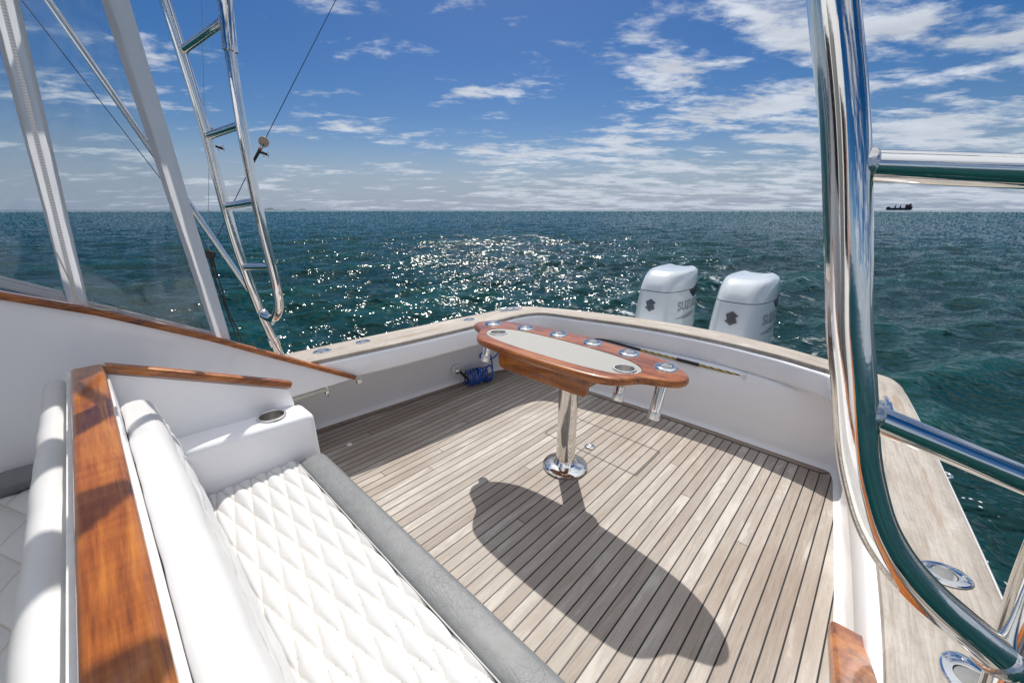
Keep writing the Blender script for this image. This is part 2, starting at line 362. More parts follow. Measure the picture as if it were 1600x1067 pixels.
def catmull(pts, per=8, closed=False):
    P = [Vector(p) for p in pts]; n = len(P); out = []
    rng = n if closed else n - 1
    for i in range(rng):
        if closed: a, b, c, d = P[(i - 1) % n], P[i], P[(i + 1) % n], P[(i + 2) % n]
        else: a, b, c, d = P[max(i - 1, 0)], P[i], P[i + 1], P[min(i + 2, n - 1)]
        for k in range(per):
            t_ = k / per
            out.append(.5 * ((2 * b) + (c - a) * t_ + (2 * a - 5 * b + 4 * c - d) * t_ ** 2 + (-a + 3 * b - 3 * c + d) * t_ ** 3))
    if not closed: out.append(P[-1].copy())
    return out
def lathe(bm, prof, c=(0, 0, 0), axis=(0, 0, 1), n=40, closed=False, oval=1.0):
    """prof: list (r, h). first/last r=0 closes"""
    q = Vector((0, 0, 1)).rotation_difference(Vector(axis).normalized()); c = Vector(c); rings = []
    for r, h in prof:
        if r < 1e-6: rings.append([bm.verts.new(c + q @ Vector((0, 0, h)))])
        else: rings.append([bm.verts.new(c + q @ Vector((r * math.cos(2 * math.pi * i / n), oval * r * math.sin(2 * math.pi * i / n), h))) for i in range(n)])
    m_ = len(rings)
    for a in range(m_ if closed else m_ - 1):
        A, B = rings[a], rings[(a + 1) % m_]
        for i in range(n):
            j = (i + 1) % n
            if len(A) == 1 and len(B) == 1: continue
            if len(A) == 1: bm.faces.new((A[0], B[i], B[j]))
            elif len(B) == 1: bm.faces.new((A[i], A[j], B[0]))
            else: bm.faces.new((A[i], A[j], B[j], B[i]))
    return bm
def cyl(bm, c, r, h, axis=(0, 0, 1), n=32): return lathe(bm, [(0, 0), (r, 0), (r, h), (0, h)], c, axis, n)
def loft(bm, rows, uv=None, closed=False):
    """rows: lists of points of equal length; uv: matching (u,v)"""
    V = [[bm.verts.new(p) for p in r] for r in rows]
    L = bm.loops.layers.uv.verify() if uv else None
    for i in range(len(V) - 1 if not closed else len(V)):
        i2 = (i + 1) % len(V)
        for j in range(len(V[0]) - 1):
            f_ = bm.faces.new((V[i][j], V[i][j + 1], V[i2][j + 1], V[i2][j]))
            if uv:
                for lp, (a, b) in zip(f_.loops, ((i, j), (i, j + 1), (i2, j + 1), (i2, j))): lp[L].uv = uv[a][b]
    return V
def extrude_outline(bm, pts, z0, z1, r=0.0, seg=4):
    """solid plate with a rounded rim; pts: closed 2-D outline (counter-clockwise)"""
    n = len(pts)
    def inset(d):
        out = []
        for i in range(n):
            a, b = pts[i - 1], pts[(i + 1) % n]; t_ = Vector((b[0] - a[0], b[1] - a[1])).normalized()
            out.append((pts[i][0] - t_.y * d, pts[i][1] + t_.x * d))
        return out
    rows = []
    if r > 0:
        for k in range(seg + 1):
            a = R(90 * k / seg); rows.append([(x_, y_, z0 + r - r * math.cos(a)) for x_, y_ in inset(r - r * math.sin(a))])
        for k in range(seg + 1):
            a = R(90 * k / seg); rows.append([(x_, y_, z1 - r + r * math.sin(a)) for x_, y_ in inset(r - r * math.cos(a))])
    else: rows = [[(x_, y_, z0) for x_, y_ in pts], [(x_, y_, z1) for x_, y_ in pts]]
    V = [[bm.verts.new(p) for p in rw] for rw in rows]
    for i in range(len(V) - 1):
        for j in range(n): bm.faces.new((V[i][j], V[i][(j + 1) % n], V[i + 1][(j + 1) % n], V[i + 1][j]))
    bm.faces.new(list(reversed(V[0]))); bm.faces.new(V[-1])
    return bm

# ------------------------------------------------------------------ sea
def build_sea():
    SEA = -.55
    cx, cy = -1.0, 1.0
    fwd = math.pi / 2 + R(YAW)
    dense = np.linspace(-R(60), R(60), 1250); rest = np.linspace(R(60), 2 * math.pi - R(60), 140)[1:-1]
    th = np.concatenate([dense, rest]) + fwd
    rr = np.concatenate([[0.05, .8, 1.4], np.exp(np.linspace(math.log(1.9), math.log(400), 740)), np.exp(np.linspace(math.log(420), math.log(45000), 40))])
    A, Rr = np.meshgrid(th, rr)
    X = cx + Rr * np.cos(A); Y = cy + Rr * np.sin(A); Z = np.zeros_like(X)
    sp = Rr * .0072
    DX = np.zeros_like(X); DY = np.zeros_like(X)
    rng = np.random.RandomState(11)
    base = fwd + R(180 + 14)
    for i in range(84):
        lam = .20 * (38 ** (i / 83.0)) * rng.uniform(.9, 1.1)
        k = 2 * math.pi / lam; d = base + rng.normal(0, .55)
        amp = .0092 * lam ** .85 * rng.uniform(.5, 1.3)
        if lam > 1.5: amp *= (1.5 / lam) ** .85
        ph = rng.uniform(0, 6.283)
        att = np.clip((lam / (sp * 3.2)) - .6, 0, 1)
        q = k * (X * math.cos(d) + Y * math.sin(d)) + ph
        Z += amp * att * np.sin(q)
        DX += .9 * amp * att * np.cos(q) * math.cos(d); DY += .9 * amp * att * np.cos(q) * math.sin(d)
    X = X + DX; Y = Y + DY
    Z += np.clip(sp * .100, 0, .25) * np.clip((Rr - 5) / 14, 0, 1) * (.86 + .50 * np.clip((Rr - 30) / 120, 0, 1)) * rng.normal(0, 1, Z.shape)
    Z = SEA + Z
    co = np.stack([X, Y, Z], -1).reshape(-1, 3)
    nr, na = A.shape
    idx = np.arange(nr * na).reshape(nr, na)
    a = idx[:-1, :]; b = idx[1:, :]
    q = np.stack([a, b, np.roll(b, -1, 1), np.roll(a, -1, 1)], -1).reshape(-1, 4)
    me = bpy.data.meshes.new('sea')
    me.vertices.add(len(co)); me.vertices.foreach_set('co', co.astype(np.float32).ravel())
    me.loops.add(q.size); me.loops.foreach_set('vertex_index', q.ravel().astype(np.int32))
    me.polygons.add(len(q)); me.polygons.foreach_set('loop_start', np.arange(0, q.size, 4, dtype=np.int32)); me.polygons.foreach_set('loop_total', np.full(len(q), 4, dtype=np.int32))
    me.update(calc_edges=True); me.validate()
    me.polygons.foreach_set('use_smooth', [True] * len(me.polygons))
    me.materials.append(M['sea_water'])
    o = bpy.data.objects.new('sea', me); col.objects.link(o); tag(o, 'dark teal choppy sea with sun glitter', 'sea', kind='structure')
build_sea()
def polar(px, dist):
    """unit heading of an azimuth measured from the boat's stern axis"""
    return Vector((dist * math.sin(px), dist * math.cos(px), 0))
# low islands on the horizon, off to the left
def island(az0, az1, hmax, seed):
    rnd = random.Random(seed); bm = bmn(); n = 40; D = 17000; rows = []
    for k, (dd, hs) in enumerate(((0, 0), (250, .75), (600, 1.0), (1100, .5), (1600, 0))):
        row = []
        for i in range(n + 1):
            f_ = i / n; az = az0 + (az1 - az0) * f_
            e = min(1, 6 * f_ * (1 - f_) + .02) if 0 < i < n else 0
            p = polar(az, D + dd); row.append((p.x, p.y, -3 + hs * e * hmax * (.55 + .45 * math.sin(f_ * 17 + seed) * math.sin(f_ * 7.3 + seed) + rnd.uniform(-.12, .12))))
        rows.append(row)
    loft(bm, rows); return obj('island', bm, 'isle', None)
tag(island(-R(76.0), -R(71.8), 75, 3), 'longer low island faint on the horizon behind the far ladder', 'island', kind='structure')
tag(island(-R(71.0), -R(69.2), 50, 8), 'shorter low island faint on the horizon right of the far ladder', 'island', kind='structure')

# ------------------------------------------------------------------ boat shell
PT = [(-2.33, -1.5), (-2.26, 0), (-2.206, .717), (-2.133, 1.311), (-2.08, 2.0), (-2.064, 2.25), (-2.02, 2.40), (-1.93, 2.475), (-1.7, 2.534), (-1.219, 2.64), (-.771, 2.668),
      (-.411, 2.625), (-.218, 2.57), (-.10, 2.525), (-.05, 2.45), (-.02, 2.30), (.06, 1.75), (.139, 1.033), (.165, .5), (.20, -.3), (.24, -1.5)]
PO = [(-2.56, -1.5), (-2.49, 0), (-2.441, .66), (-2.398, 1.282), (-2.32, 2.05), (-2.27, 2.42), (-2.20, 2.54), (-2.05, 2.62), (-1.76, 2.73), (-1.27, 2.84), (-.80, 2.872),
      (-.42, 2.81), (-.15, 2.72), (.08, 2.635), (.15, 2.56), (.19, 2.35), (.27, 1.72), (.345, 1.05), (.38, .5), (.41, -.3), (.44, -1.5)]
PB = [(-2.62, -1.5), (-2.58, 0), (-2.53, .74), (-2.475, 1.35), (-2.42, 1.95), (-2.40, 2.25), (-2.34, 2.42), (-2.22, 2.49), (-1.9, 2.52), (-1.3, 2.555), (-.77, 2.58),
      (-.35, 2.575), (-.1, 2.572), (.0, 2.565), (.04, 2.50), (.065, 2.3), (.13, 1.7), (.18, 1.1), (.21, .5), (.24, -.3), (.28, -1.5)]
PER = 8
def c2(pts): return [(p.x, p.y) for p in catmull([(a, b, 0) for a, b in pts], PER)]
T2, O2, B2 = c2(PT), c2(PO), c2(PB)
def off(line, d):   # positive d = inboard (to the right of travel L->stern->R is inboard)
    out = []
    n = len(line)
    for i in range(n):
        a, b = line[max(i - 1, 0)], line[min(i + 1, n - 1)]; t_ = Vector((b[0] - a[0], b[1] - a[1])).normalized()
        out.append((line[i][0] + t_.y * d, line[i][1] - t_.x * d))
    return out
def lerp2(a, b, f): return [(p[0] + (q[0] - p[0]) * f, p[1] + (q[1] - p[1]) * f) for p, q in zip(a, b)]
def at(line, z): return [(p[0], p[1], z) for p in line]
DECK = .58
boat = thing('fishing_boat', 'white sportfishing boat cockpit with grey weathered teak deck and teak covering boards', 'boat', (-1.05, 1.2, -.9))
# hull outside
OB = [(min(p[0], q[0] - .05) if p[0] < -1.05 else max(p[0], q[0] + .06), max(p[1], q[1] + .06) if p[1] > 2.3 else p[1]) for p, q in zip(O2, B2)]
bm = bmn()
hr = [at(off(O2, .02), DECK - .022), at(off(O2, -.004), DECK - .024), at(off(O2, -.008), DECK - .06), at(off(O2, .0), DECK - .10), at(lerp2(O2, OB, .7), .30), at(OB, 0), at(off(OB, .05), -.5), at(off(OB, .16), -1.0)]
V = loft(bm, hr)
bm.faces.new([vv for vv in V[-1]])
obj('hull', bm, 'gelcoat', boat)
bm = bmn(); tube(bm, [Vector(p) for p in at(off(O2, -.006), DECK - .035)], .011, 10); obj('rub_rail', bm, 'rubber_white', boat)
# inner liner: lip, fascia, undercut, wall
bm = bmn()
wt = lerp2(T2, B2, .86)
rows = [at(off(T2, -.02), DECK - .024), at(off(T2, .006), DECK - .025), at(off(T2, .014), DECK - .029), at(off(T2, .019), DECK - .040), at(off(T2, .019), .445), at(off(T2, .016), .432), at(off(T2, .006), .426),
        at(lerp2(off(T2, -.01), wt, .35), .424), at(lerp2(off(T2, -.01), wt, .85), .416), at(wt, .39), at(lerp2(wt, B2, .5), .2), at(B2, .035), at(off(B2, .006), .015), at(off(B2, .022), .004), at(off(B2, .03), -.01)]
# undercut is shallow at the stern, so the fascia there still stands proud of the wall
loft(bm, rows); obj('cockpit_liner', bm, 'gelcoat', boat, angle=55)
# covering board
bm = bmn()
cum = [0]
for i in range(1, len(T2)): cum.append(cum[-1] + math.dist(O2[i], O2[i - 1]))
ti, to = T2, off(O2, .004)
secs = [(0.0, -.022), (0.0, -.003), (.02, 0), (.25, 0), (.5, 0), (.75, 0), (.98, 0), (1.0, -.003), (1.0, -.022)]
rows = []; uvs = []
for f_, dz_ in secs:
    rows.append(at(lerp2(ti, to, f_), DECK + dz_)); uvs.append([(c_, f_ * .23) for c_ in cum])
rows.append(rows[0]); uvs.append(uvs[0])
loft(bm, rows, uvs); bmesh.ops.remove_doubles(bm, verts=bm.verts, dist=1e-5)
bmesh.ops.holes_fill(bm, edges=[e for e in bm.edges if e.is_boundary], sides=0)
cover = obj('covering_board', bm, 'teak_board', boat, angle=50)
# plank deck and its border plank
bm = bmn(); f_ = bm.faces.new([bm.verts.new(p) for p in at(off(B2, -.01), 0.0)]); bmesh.ops.triangulate(bm, faces=[f_])
deck = obj('teak_deck', bm, 'teak_deck', boat, smooth=False)
bm = bmn(); NB = 13 * PER + 4; i0 = off(B2, .012)[:NB]; i1 = off(B2, .068)[:NB]
loft(bm, [at(i0, .0005), at(i0, .004), at(i1, .004), at(i1, .0005)]); obj('margin_plank', bm, 'teak_margin', boat, smooth=False)
bm = bmn(); loft(bm, [at(off(B2, .067)[:NB], .0045), at(off(B2, .0715)[:NB], .0045)]); obj('margin_seam', bm, 'caulk', boat, smooth=False)
# hatch seam in the deck, with its lifting ring
hx0, hx1, hy0, hy1 = -1.395, -.762, 1.79, 2.095
bm = bmn(); g_ = .0018
for a, b, c, d in ((hx0, hx1, hy0 - g_, hy0 + g_), (hx0, hx1, hy1 - g_, hy1 + g_), (hx0 - g_, hx0 + g_, hy0 + .002, hy1 - .002), (hx1 - g_, hx1 + g_, hy0 + .002, hy1 - .002)):
    bm.faces.new([bm.verts.new(p) for p in ((a, c, .0035), (b, c, .0035), (b, d, .0035), (a, d, .0035))])
obj('deck_hatch', bm, 'caulk', boat, smooth=False)
bm = bmn(); lathe(bm, [(.008, .002), (.008, .006), (.014, .008), (.018, .011), (.026, .010), (.032, .004), (.032, .001)], (-1.096, 1.855, 0)); box(bm, -1.108, -1.084, 1.852, 1.858, .006, .010, .001)
ring_ = obj('lifting_ring', bm, 'steel', boat)
bm = bmn(); cyl(bm, (-1.096, 1.855, .0045), .0085, .001); obj('ring_recess', bm, 'black_plastic', ring_)
bm = bmn(); lathe(bm, [(0, .005), (.012, .005), (.016, .001)], (-2.185, .862, 0)); obj('deck_plug', bm, 'rubber_white', boat)
# flush rod holders and cleats on the covering boards
def flush_holder(x, y, ang=0.0, big=1.0, label=None):
    bmc = bmn(); cyl(bmc, (x, y, DECK - .2), .0235 * big, .3, n=28); cut(cover, bmc)
    bm = bmn(); ca, sa = math.cos(ang), math.sin(ang)
    prof = [(1.0, 0), (1.0, .003), (.93, .0055), (.6, .006)]
    rings = []
    n = 40
    for s_, h_ in prof:
        ring = []
        for i in range(n):
            a = 2 * math.pi * i / n; rx0 = .050 * big; ry0 = .036 * big; hx = .0225 * big
            if s_ > .7: ex, ey = rx0 * s_ * math.cos(a), ry0 * s_ * math.sin(a)
            else: ex, ey = hx * math.cos(a), hx * math.sin(a)
            ring.append(bm.verts.new((x + ca * ex - sa * ey, y + sa * ex + ca * ey, DECK + h_)))
        rings.append(ring)
    for h_ in (-.004,): rings.append([bm.verts.new((x + .021 * big * math.cos(2 * math.pi * i / n + ang), y + .021 * big * math.sin(2 * math.pi * i / n + ang), DECK + h_)) for i in range(n)])
    for i in range(len(rings) - 1):
        for j in range(n): bm.faces.new((rings[i][j], rings[i][(j + 1) % n], rings[i + 1][(j + 1) % n], rings[i + 1][j]))
    h = obj('rod_holder', bm, 'steel', cover, label=label)
    bm = bmn(); lathe(bm, [(.0208 * big, .004), (.0205 * big, -.05), (.0, -.052)], (x, y, DECK), n=28); obj('liner_tube', bm, 'rubber_white', cover)
    for k_ in (0, 130, 230):
        bm = bmn(); a = R(k_); ex, ey = .0375 * big * math.cos(a), .027 * big * math.sin(a)
        lathe(bm, [(0, .0075), (.003, .0072), (.0045, .005)], (x + ca * ex - sa * ey, y + sa * ex + ca * ey, DECK), n=12)
        obj('screw', bm, 'weld', cover)
for (x, y, a, b, lb) in ((-2.325, .84, R(80), 1.0, None), (-2.315, 1.09, R(88), .9, None), (-2.235, 1.90, R(88), .9, None),
                         (.240, 1.182, R(28), 1.0, None), (.262, .905, R(100), 1.1, None)):
    flush_holder(x, y, a, b, lb)
def cleat(p, ang):
    d = Vector((math.cos(ang), math.sin(ang), 0)); s_ = Vector((-d.y, d.x, 0)); p = Vector(p); bm = bmn()
    path = [p + d * q + Vector((0, 0, h)) for q, h in ((-.10, .012), (-.085, .017), (-.05, .020), (0, .021), (.05, .020), (.085, .017), (.10, .012))]
    sweep(bm, path, rrect(.016, .010, .004), up=Vector((0, 0, 1)))
    for q in (-.03, .03): lathe(bm, [(.016, 0), (.011, .006), (.009, .018), (0, .018)], p + d * q, n=16)
    pl = [p + d * q + Vector((0, 0, .002)) for q in (-.075, .075)]; sweep(bm, pl, rrect(.045, .004, .0018), up=Vector((0, 0, 1)))
    obj('cleat', bm, 'steel', cover)
cleat((-2.215, 2.335, DECK), R(66)); cleat((.115, 2.17, DECK), R(95))
bm = bmn(); tube(bm, [Vector((.262, 1.765, DECK - .03)) + Vector((.03 * math.sin(a), .022 * math.cos(a), 0)) for a in [R(q * 20) for q in range(10)]], .005, 10)
obj('fender_eye', bm, 'steel', boat)
# washdown fitting on the port wall
bm = bmn(); fc = Vector((-2.398, 1.885, .125)); fax = Vector((1, -.05, .02)).normalized()
lathe(bm, [(0, 0), (.052, 0), (.056, .004), (.054, .009), (.03, .011), (0, .011)], fc, fax, 36); obj('hose_port', bm, 'rubber_white', boat)
bm = bmn(); lathe(bm, [(.024, .010), (.026, .022), (.02, .03), (.012, .032), (.012, .05), (0, .052)], fc, fax, 24); obj('hose_valve', bm, 'steel', boat)
for k_ in range(6):
    a = k_ * math.pi / 3; bm = bmn(); lathe(bm, [(.003, .011), (.002, .013), (0, .013)], fc + Vector((0, .044 * math.cos(a), .044 * math.sin(a))), fax, 8); obj('screw', bm, 'steel', boat)
# fishing-pole clip under the stern fascia
bm = bmn(); box(bm, -.508, -.488, 2.585, 2.625, .385, .425, .003); obj('pole_clip', bm, 'rubber_white', boat)
bm = bmn(); box(bm, -2.135, -2.11, .93, .96, .405, .428, .003); obj('pole_clip', bm, 'brushed', boat)
# helm-deck wing panels with varnished rails, either side
def wing(xs, th_, dz_=0.0, rw=.058):
    # slope line in (y, z)
    bm = bmn(); top = [(-1.6, 1.86), (-.9, 1.47), (-.22, 1.085), (-.01, .99), (.31, .812), (.575, .645), (.90, .445)]
    top = [(a, b + dz_) for a, b in top]; fr_edge = [(.925, .432 + dz_)]; bot = [(.58, .432), (.50, .43), (.45, .40), (.44, .0), (-1.6, 0)]
    pts = top + fr_edge + bot
    A = [bm.verts.new((xs, a, b)) for a, b in pts]; B = [bm.verts.new((xs - th_, a, b)) for a, b in pts]
    bm.faces.new(A); bm.faces.new(list(reversed(B)))
    for i in range(len(pts)): bm.faces.new((A[i], B[i], B[(i + 1) % len(pts)], A[(i + 1) % len(pts)]))
    bmesh.ops.triangulate(bm, faces=[f for f in bm.faces if len(f.verts) > 4])
    wp = obj('wing_panel', bm, 'gelcoat', boat, smooth=False)
    bm = bmn(); path = [Vector((xs - th_ / 2 + .002, a, b + .012)) for a, b in top] + [Vector((xs - th_ / 2 + .002, .935 + dz_ * .3, .436 + dz_))]
    sweep(bm, path, rrect(rw, .026, .011), up=Vector((0, 0, 1))); obj('cap_rail', bm, 'mahogany_y', boat)
wing(-2.15, .035); wing(.120, .035, .058, .066)
# little stowage lamp and hook under the port wing
bm = bmn(); box(bm, -2.20, -2.155, .50, .78, .395, .428, .012, 3); obj('stowage_bracket', bm, 'cream', boat)
bm = bmn(); cyl(bm, (-2.17, .775, .385), .013, .045, n=20); obj('hook_post', bm, 'steel', boat); bm = bmn(); lathe(bm, [(.006, 0), (.009, .003), (.006, .006)], (-2.17, .775, .372), (1, 0, 0), 16, True); obj('hook', bm, 'steel', boat)
# raised helm floor forward of the benches
bm = bmn(); box(bm, -2.11, .065, -1.5, -.30, 0.005, .12); obj('helm_floor', bm, 'dark_floor', boat, smooth=False)
# cabin bulkhead behind the helm, with tinted windows and a varnished door (unseen guess, added for reflections in the steel)
bm = bmn(); box(bm, -2.52, .42, -1.66, -1.60, 0, 2.49, .01); obj('cabin_bulkhead', bm, 'gelcoat', boat)
for x0_, x1_ in ((-2.35, -1.35), (-.35, .25)):
    bm = bmn(); box(bm, x0_, x1_, -1.601, -1.585, 1.15, 1.95, .006); obj('cabin_window', bm, 'black_plastic', boat)
bm = bmn(); box(bm, -1.22, -.50, -1.601, -1.575, .15, 2.15, .008); obj('cabin_door', bm, 'vinyl_grey', boat)
# motor bracket platform
bm = bmn(); box(bm, -1.95, -.25, 2.70, 3.16, -.55, .02, .05, 3); obj('motor_bracket', bm, 'gelcoat', boat)

# ------------------------------------------------------------------ aft-facing bench
bench = thing('bench_seat', 'aft-facing white quilted bench with grey front bolster and varnished wood top rail', 'bench', (-.9, .2, 0))
bm = bmn(); box(bm, -1.72, .05, -.02, .485, .002, .245, .01); obj('base', bm, 'gelcoat', bench)
def quilt(bm, x0, x1, y0, y1, func, du=.1325, dv=.0285, ox=-1.33, oy=.182, amp=.0125, step=(.0052, .0026)):
    nx = int((x1 - x0) / step[0]); ny = int((y1 - y0) / step[1]); rows = []; uvs = []
    for i in range(nx + 1):
        x_ = x0 + (x1 - x0) * i / nx; r_, u_ = [], []
        for j in range(ny + 1):
            y_ = y0 + (y1 - y0) * j / ny
            a = ((x_ - ox) / du + (y_ - oy) / dv) / 2; b = ((x_ - ox) / du - (y_ - oy) / dv) / 2
            h_ = (abs(math.sin(math.pi * a)) * abs(math.sin(math.pi * b))) ** .45
            r_.append(func(x_, y_, h_ * amp)); u_.append((a, b))
        rows.append(r_); uvs.append(u_)
    loft(bm, rows, uvs)
ZS = .345
def sf(x_, y_, h_):
    e = min(1, (x_ + 1.712) / .03); d = (1 - e) ** 2 * .02
    eb = max(0, 1 - (y_ - .10) / .03) ** 2 * .015
    return (x_, y_, ZS - .008 + h_ - d - eb)
bm = bmn(); quilt(bm, -1.712, .04, .10, .428, sf)
seat = obj('seat', bm, 'vinyl_quilt', bench, angle=80)
bm = bmn(); box(bm, -1.712, .04, .05, .42, .25, .325, .012); obj('seat_core', bm, 'vinyl_white', bench)
# grey bolster
bm = bmn(); prof = []
for k_ in range(13):
    a = R(90 - 165 * k_ / 12); prof.append((.517 + .028 * math.cos(a) * 1.0, .318 + .033 * math.sin(a)))
pro = [(.430, .337), (.434, .346), (.445, .3510), (.475, .3530), (.50, .3525)] + prof + [(.46, .245), (.43, .245)]
rows = []
for x_, sc_ in ((-1.668, .86), (-1.663, .93), (-1.652, .98), (-1.635, 1.0), (-1.2, 1.0), (-.8, 1.0), (-.4, 1.0), (.04, 1.0)):
    rows.append([(x_, .485 + (a - .485) * sc_, .30 + (b - .30) * sc_) for a, b in pro])
V = loft(bm, [r + [r[0]] for r in rows]); bmesh.ops.remove_doubles(bm, verts=bm.verts, dist=1e-6)
bmesh.ops.holes_fill(bm, edges=[e for e in bm.edges if e.is_boundary], sides=0)
obj('front_bolster', bm, 'vinyl_grey', bench, angle=60)
bm = bmn(); tube(bm, [(-1.66, .4305, .3465), (-1.2, .4305, .3475), (.04, .4305, .3475)], .0022, 8); obj('piping', bm, 'piping', bench); bm = bmn(); tube(bm, [(-1.66, .537, .262), (-1.655, .5375, .262), (.04, .5375, .262)], .004, 8)
obj('piping', bm, 'piping', bench)
# backrest: board and cushion
bm = bmn(); box(bm, -1.845, .06, -.085, -.0295, .12, .848, .006)
obj('back_board', bm, 'gelcoat', bench)
def backrest(parent, x0, x1, pr_, q0, q1, du, ds, sgn, sq, stp=.0068):
    """upholstered backrest as one skin: pr_ is its cross-section, quilted between points q0 and q1"""
    L_ = [0]
    for a, b in zip(pr_, pr_[1:]): L_.append(L_[-1] + math.dist(a, b))
    n = int((x1 - x0) / stp); bm = bmn(); rows = []; uvs = []
    xs_ = [x0, x0 + .003, x0 + .009, x0 + .02] + [x0 + .03 + (x1 - x0 - .03) * i / n for i in range(n + 1)]
    for ii, x_ in enumerate(xs_):
        e = min(1, (x_ - x0 + .004) / .03); sc_ = math.sqrt(1 - (1 - e) ** 2)
        row, uv = [], []
        for i, (a, b) in enumerate(pr_):
            p = Vector((a, b)); pa, pb = Vector(pr_[max(i - 1, 0)]), Vector(pr_[min(i + 1, len(pr_) - 1)]); tt = (pb - pa).normalized(); nn = Vector((-tt.y, tt.x)) * sgn
            s_ = L_[i] - L_[q0]; inq = q0 <= i <= q1
            ua = ((x_ + 1.33) / du + s_ / ds) / 2; ub = ((x_ + 1.33) / du - s_ / ds) / 2
            fade = min(1, min(i - q0, q1 - i) / 2.0) if inq else 0
            h_ = .0085 * fade * (abs(math.sin(math.pi * ua)) * abs(math.sin(math.pi * ub))) ** .45 - (.003 if inq else 0)
            wv_ = .0009 * math.sin(x_ * 17 + i * .2) + .0007 * math.sin(x_ * 41 + 1 + i * .35)
            p = p + nn * (h_ + wv_)
            c_ = Vector(sq); p = c_ + (p - c_) * (.80 + .20 * sc_)
            row.append((x_, p.x, p.y)); uv.append((ua, ub) if inq else (.5, .5))
        rows.append(row); uvs.append(uv)
    loft(bm, rows, uvs)
    for k_ in (0, -1):
        ring = [v for v in bm.verts if abs(v.co.x - (xs_[0] if k_ == 0 else xs_[-1])) < 1e-6]
        ring.sort(key=lambda v: 0)
        bm.faces.new(ring)
    return obj('backrest', bm, 'vinyl_quilt', parent, angle=80)
pr_ = [(-.029, .42), (-.029, .70), (-.0288, .757), (-.024, .770), (-.012, .777), (.004, .780), (.020, .779), (.034, .774), (.045, .764), (.052, .750), (.057, .732), (.060, .712), (.062, .695)]
NQ = len(pr_)
for k_ in range(1, 46):
    f_ = k_ / 45; pr_.append((.062 + .046 * f_ + .006 * math.sin(f_ * math.pi), .695 - .35 * f_))
backrest(bench, -1.722, .04, pr_, NQ + 1, NQ + 44, .1325, .05, 1, (.02, .56))
for y_, z_ in ((.0625, .690),):
    bm = bmn(); tube(bm, [(-1.70, y_, z_), (-.8, y_, z_), (.03, y_, z_)], .0014, 6); obj('stitching', bm, 'piping', bench)
# varnished top rail
bm = bmn(); sweep(bm, [Vector((-1.862, -.0735, .862)), Vector((-1.858, -.0735, .862)), Vector((-.9, -.0735, .862)), Vector((.06, -.0735, .862))], rrect(.078, .034, .012, 5), up=Vector((0, 0, 1)))
obj('top_rail', bm, 'mahogany_x', bench)
# end panel + sloping rail
bm = bmn(); pts = [(-.085, .845), (-.04, .852), (.496, .612), (.508, .60), (.508, .56), (.512, .53), (.512, .0), (-.085, .0)]
A = [bm.verts.new((-1.858, a, b)) for a, b in pts]; B = [bm.verts.new((-1.888, a, b)) for a, b in pts]
bm.faces.new(A); bm.faces.new(list(reversed(B)))
for i in range(len(pts)): bm.faces.new((A[i], B[i], B[(i + 1) % len(pts)], A[(i + 1) % len(pts)]))
bmesh.ops.bevel(bm, geom=[e for e in bm.edges if abs(e.verts[0].co.x - e.verts[1].co.x) < 1e-4], offset=.008, segments=3, affect='EDGES')
obj('end_panel', bm, 'gelcoat', bench)
bm = bmn(); sweep(bm, [Vector((-1.866, a, b)) for a, b in ((-.036, .864), (.1, .806), (.3, .716), (.47, .640), (.50, .626), (.512, .620))], [(a * 1.0, b) for a, b in rrect(.046, .030, .011, 5)], up=Vector((0, 0, 1)))
obj('end_rail', bm, 'mahogany_y', bench)
bm = bmn(); box(bm, -1.872, -1.718, .04, .548, .0, .532, .030, 5)
for vv in bm.verts:                                     # the inner face leans and the top falls slightly aft
    if vv.co.z > .3: vv.co.z += (.25 - vv.co.y) * .05
    if vv.co.x > -1.76: vv.co.x += (.53 - vv.co.z) * .04
arm = obj('armrest', bm, 'gelcoat', bench, angle=60)
cc_ = (-1.798, .402)
bmc = bmn(); cyl(bmc, (*cc_, .40), .0485, .3, n=40); cut(arm, bmc)
def cup(x, y, z, parent, r=.05, depth=.085):
    bm = bmn(); lathe(bm, [(r + .008, -.001), (r + .0085, .002), (r + .006, .0045), (r + .001, .005), (r - .001, .003), (r - .0015, -.002), (r - .0015, -depth), (r - .006, -depth - .003), (0, -depth - .003)], (x, y, z), n=48)
    return obj('cup_holder', bm, 'brushed', parent)
cup(*cc_, .529, bench, .0475)

# ------------------------------------------------------------------ forward-facing helm bench, back to back
hb = thing('bench_seat', 'forward-facing white quilted bench with padded backrest, left of the varnished top rail', 'bench', (-.9, -.3, 0))
pr_ = [(-.128, .5), (-.128, .78)]
for k_ in range(13):
    a = R(12 + 165 * k_ / 12); pr_.append((-.158 + .031 * math.cos(a), .800 + .040 * math.sin(a)))
NQ = len(pr_)
for k_ in range(1, 31): f_ = k_ / 30; pr_.append((-.190 - .035 * f_, .79 - .345 * f_))
backrest(hb, -1.955, .05, pr_, NQ + 1, NQ + 29, .1325, .06, -1, (-.18, .62), .009)
bm = bmn(); box(bm, -1.95, .05, -.1275, -.1135, .45, .848, .003); obj('back_edge', bm, 'rubber_white', hb)
bm = bmn()
quilt(bm, -2.09, .05, -.72, -.215, lambda x_, y_, h_: (x_, y_, .452 + h_), du=.1325, dv=.06, ox=-1.8, oy=-.30, amp=.012, step=(.009, .007))
obj('seat', bm, 'vinyl_quilt', hb, angle=80)
bm = bmn(); box(bm, -2.09, .05, -.72, -.20, .36, .447, .01); obj('seat_core', bm, 'vinyl_white', hb)
bm = bmn(); box(bm, -2.09, .05, -.84, -.725, .36, .462, .03, 4); obj('front_bolster', bm, 'vinyl_grey', hb, angle=60)
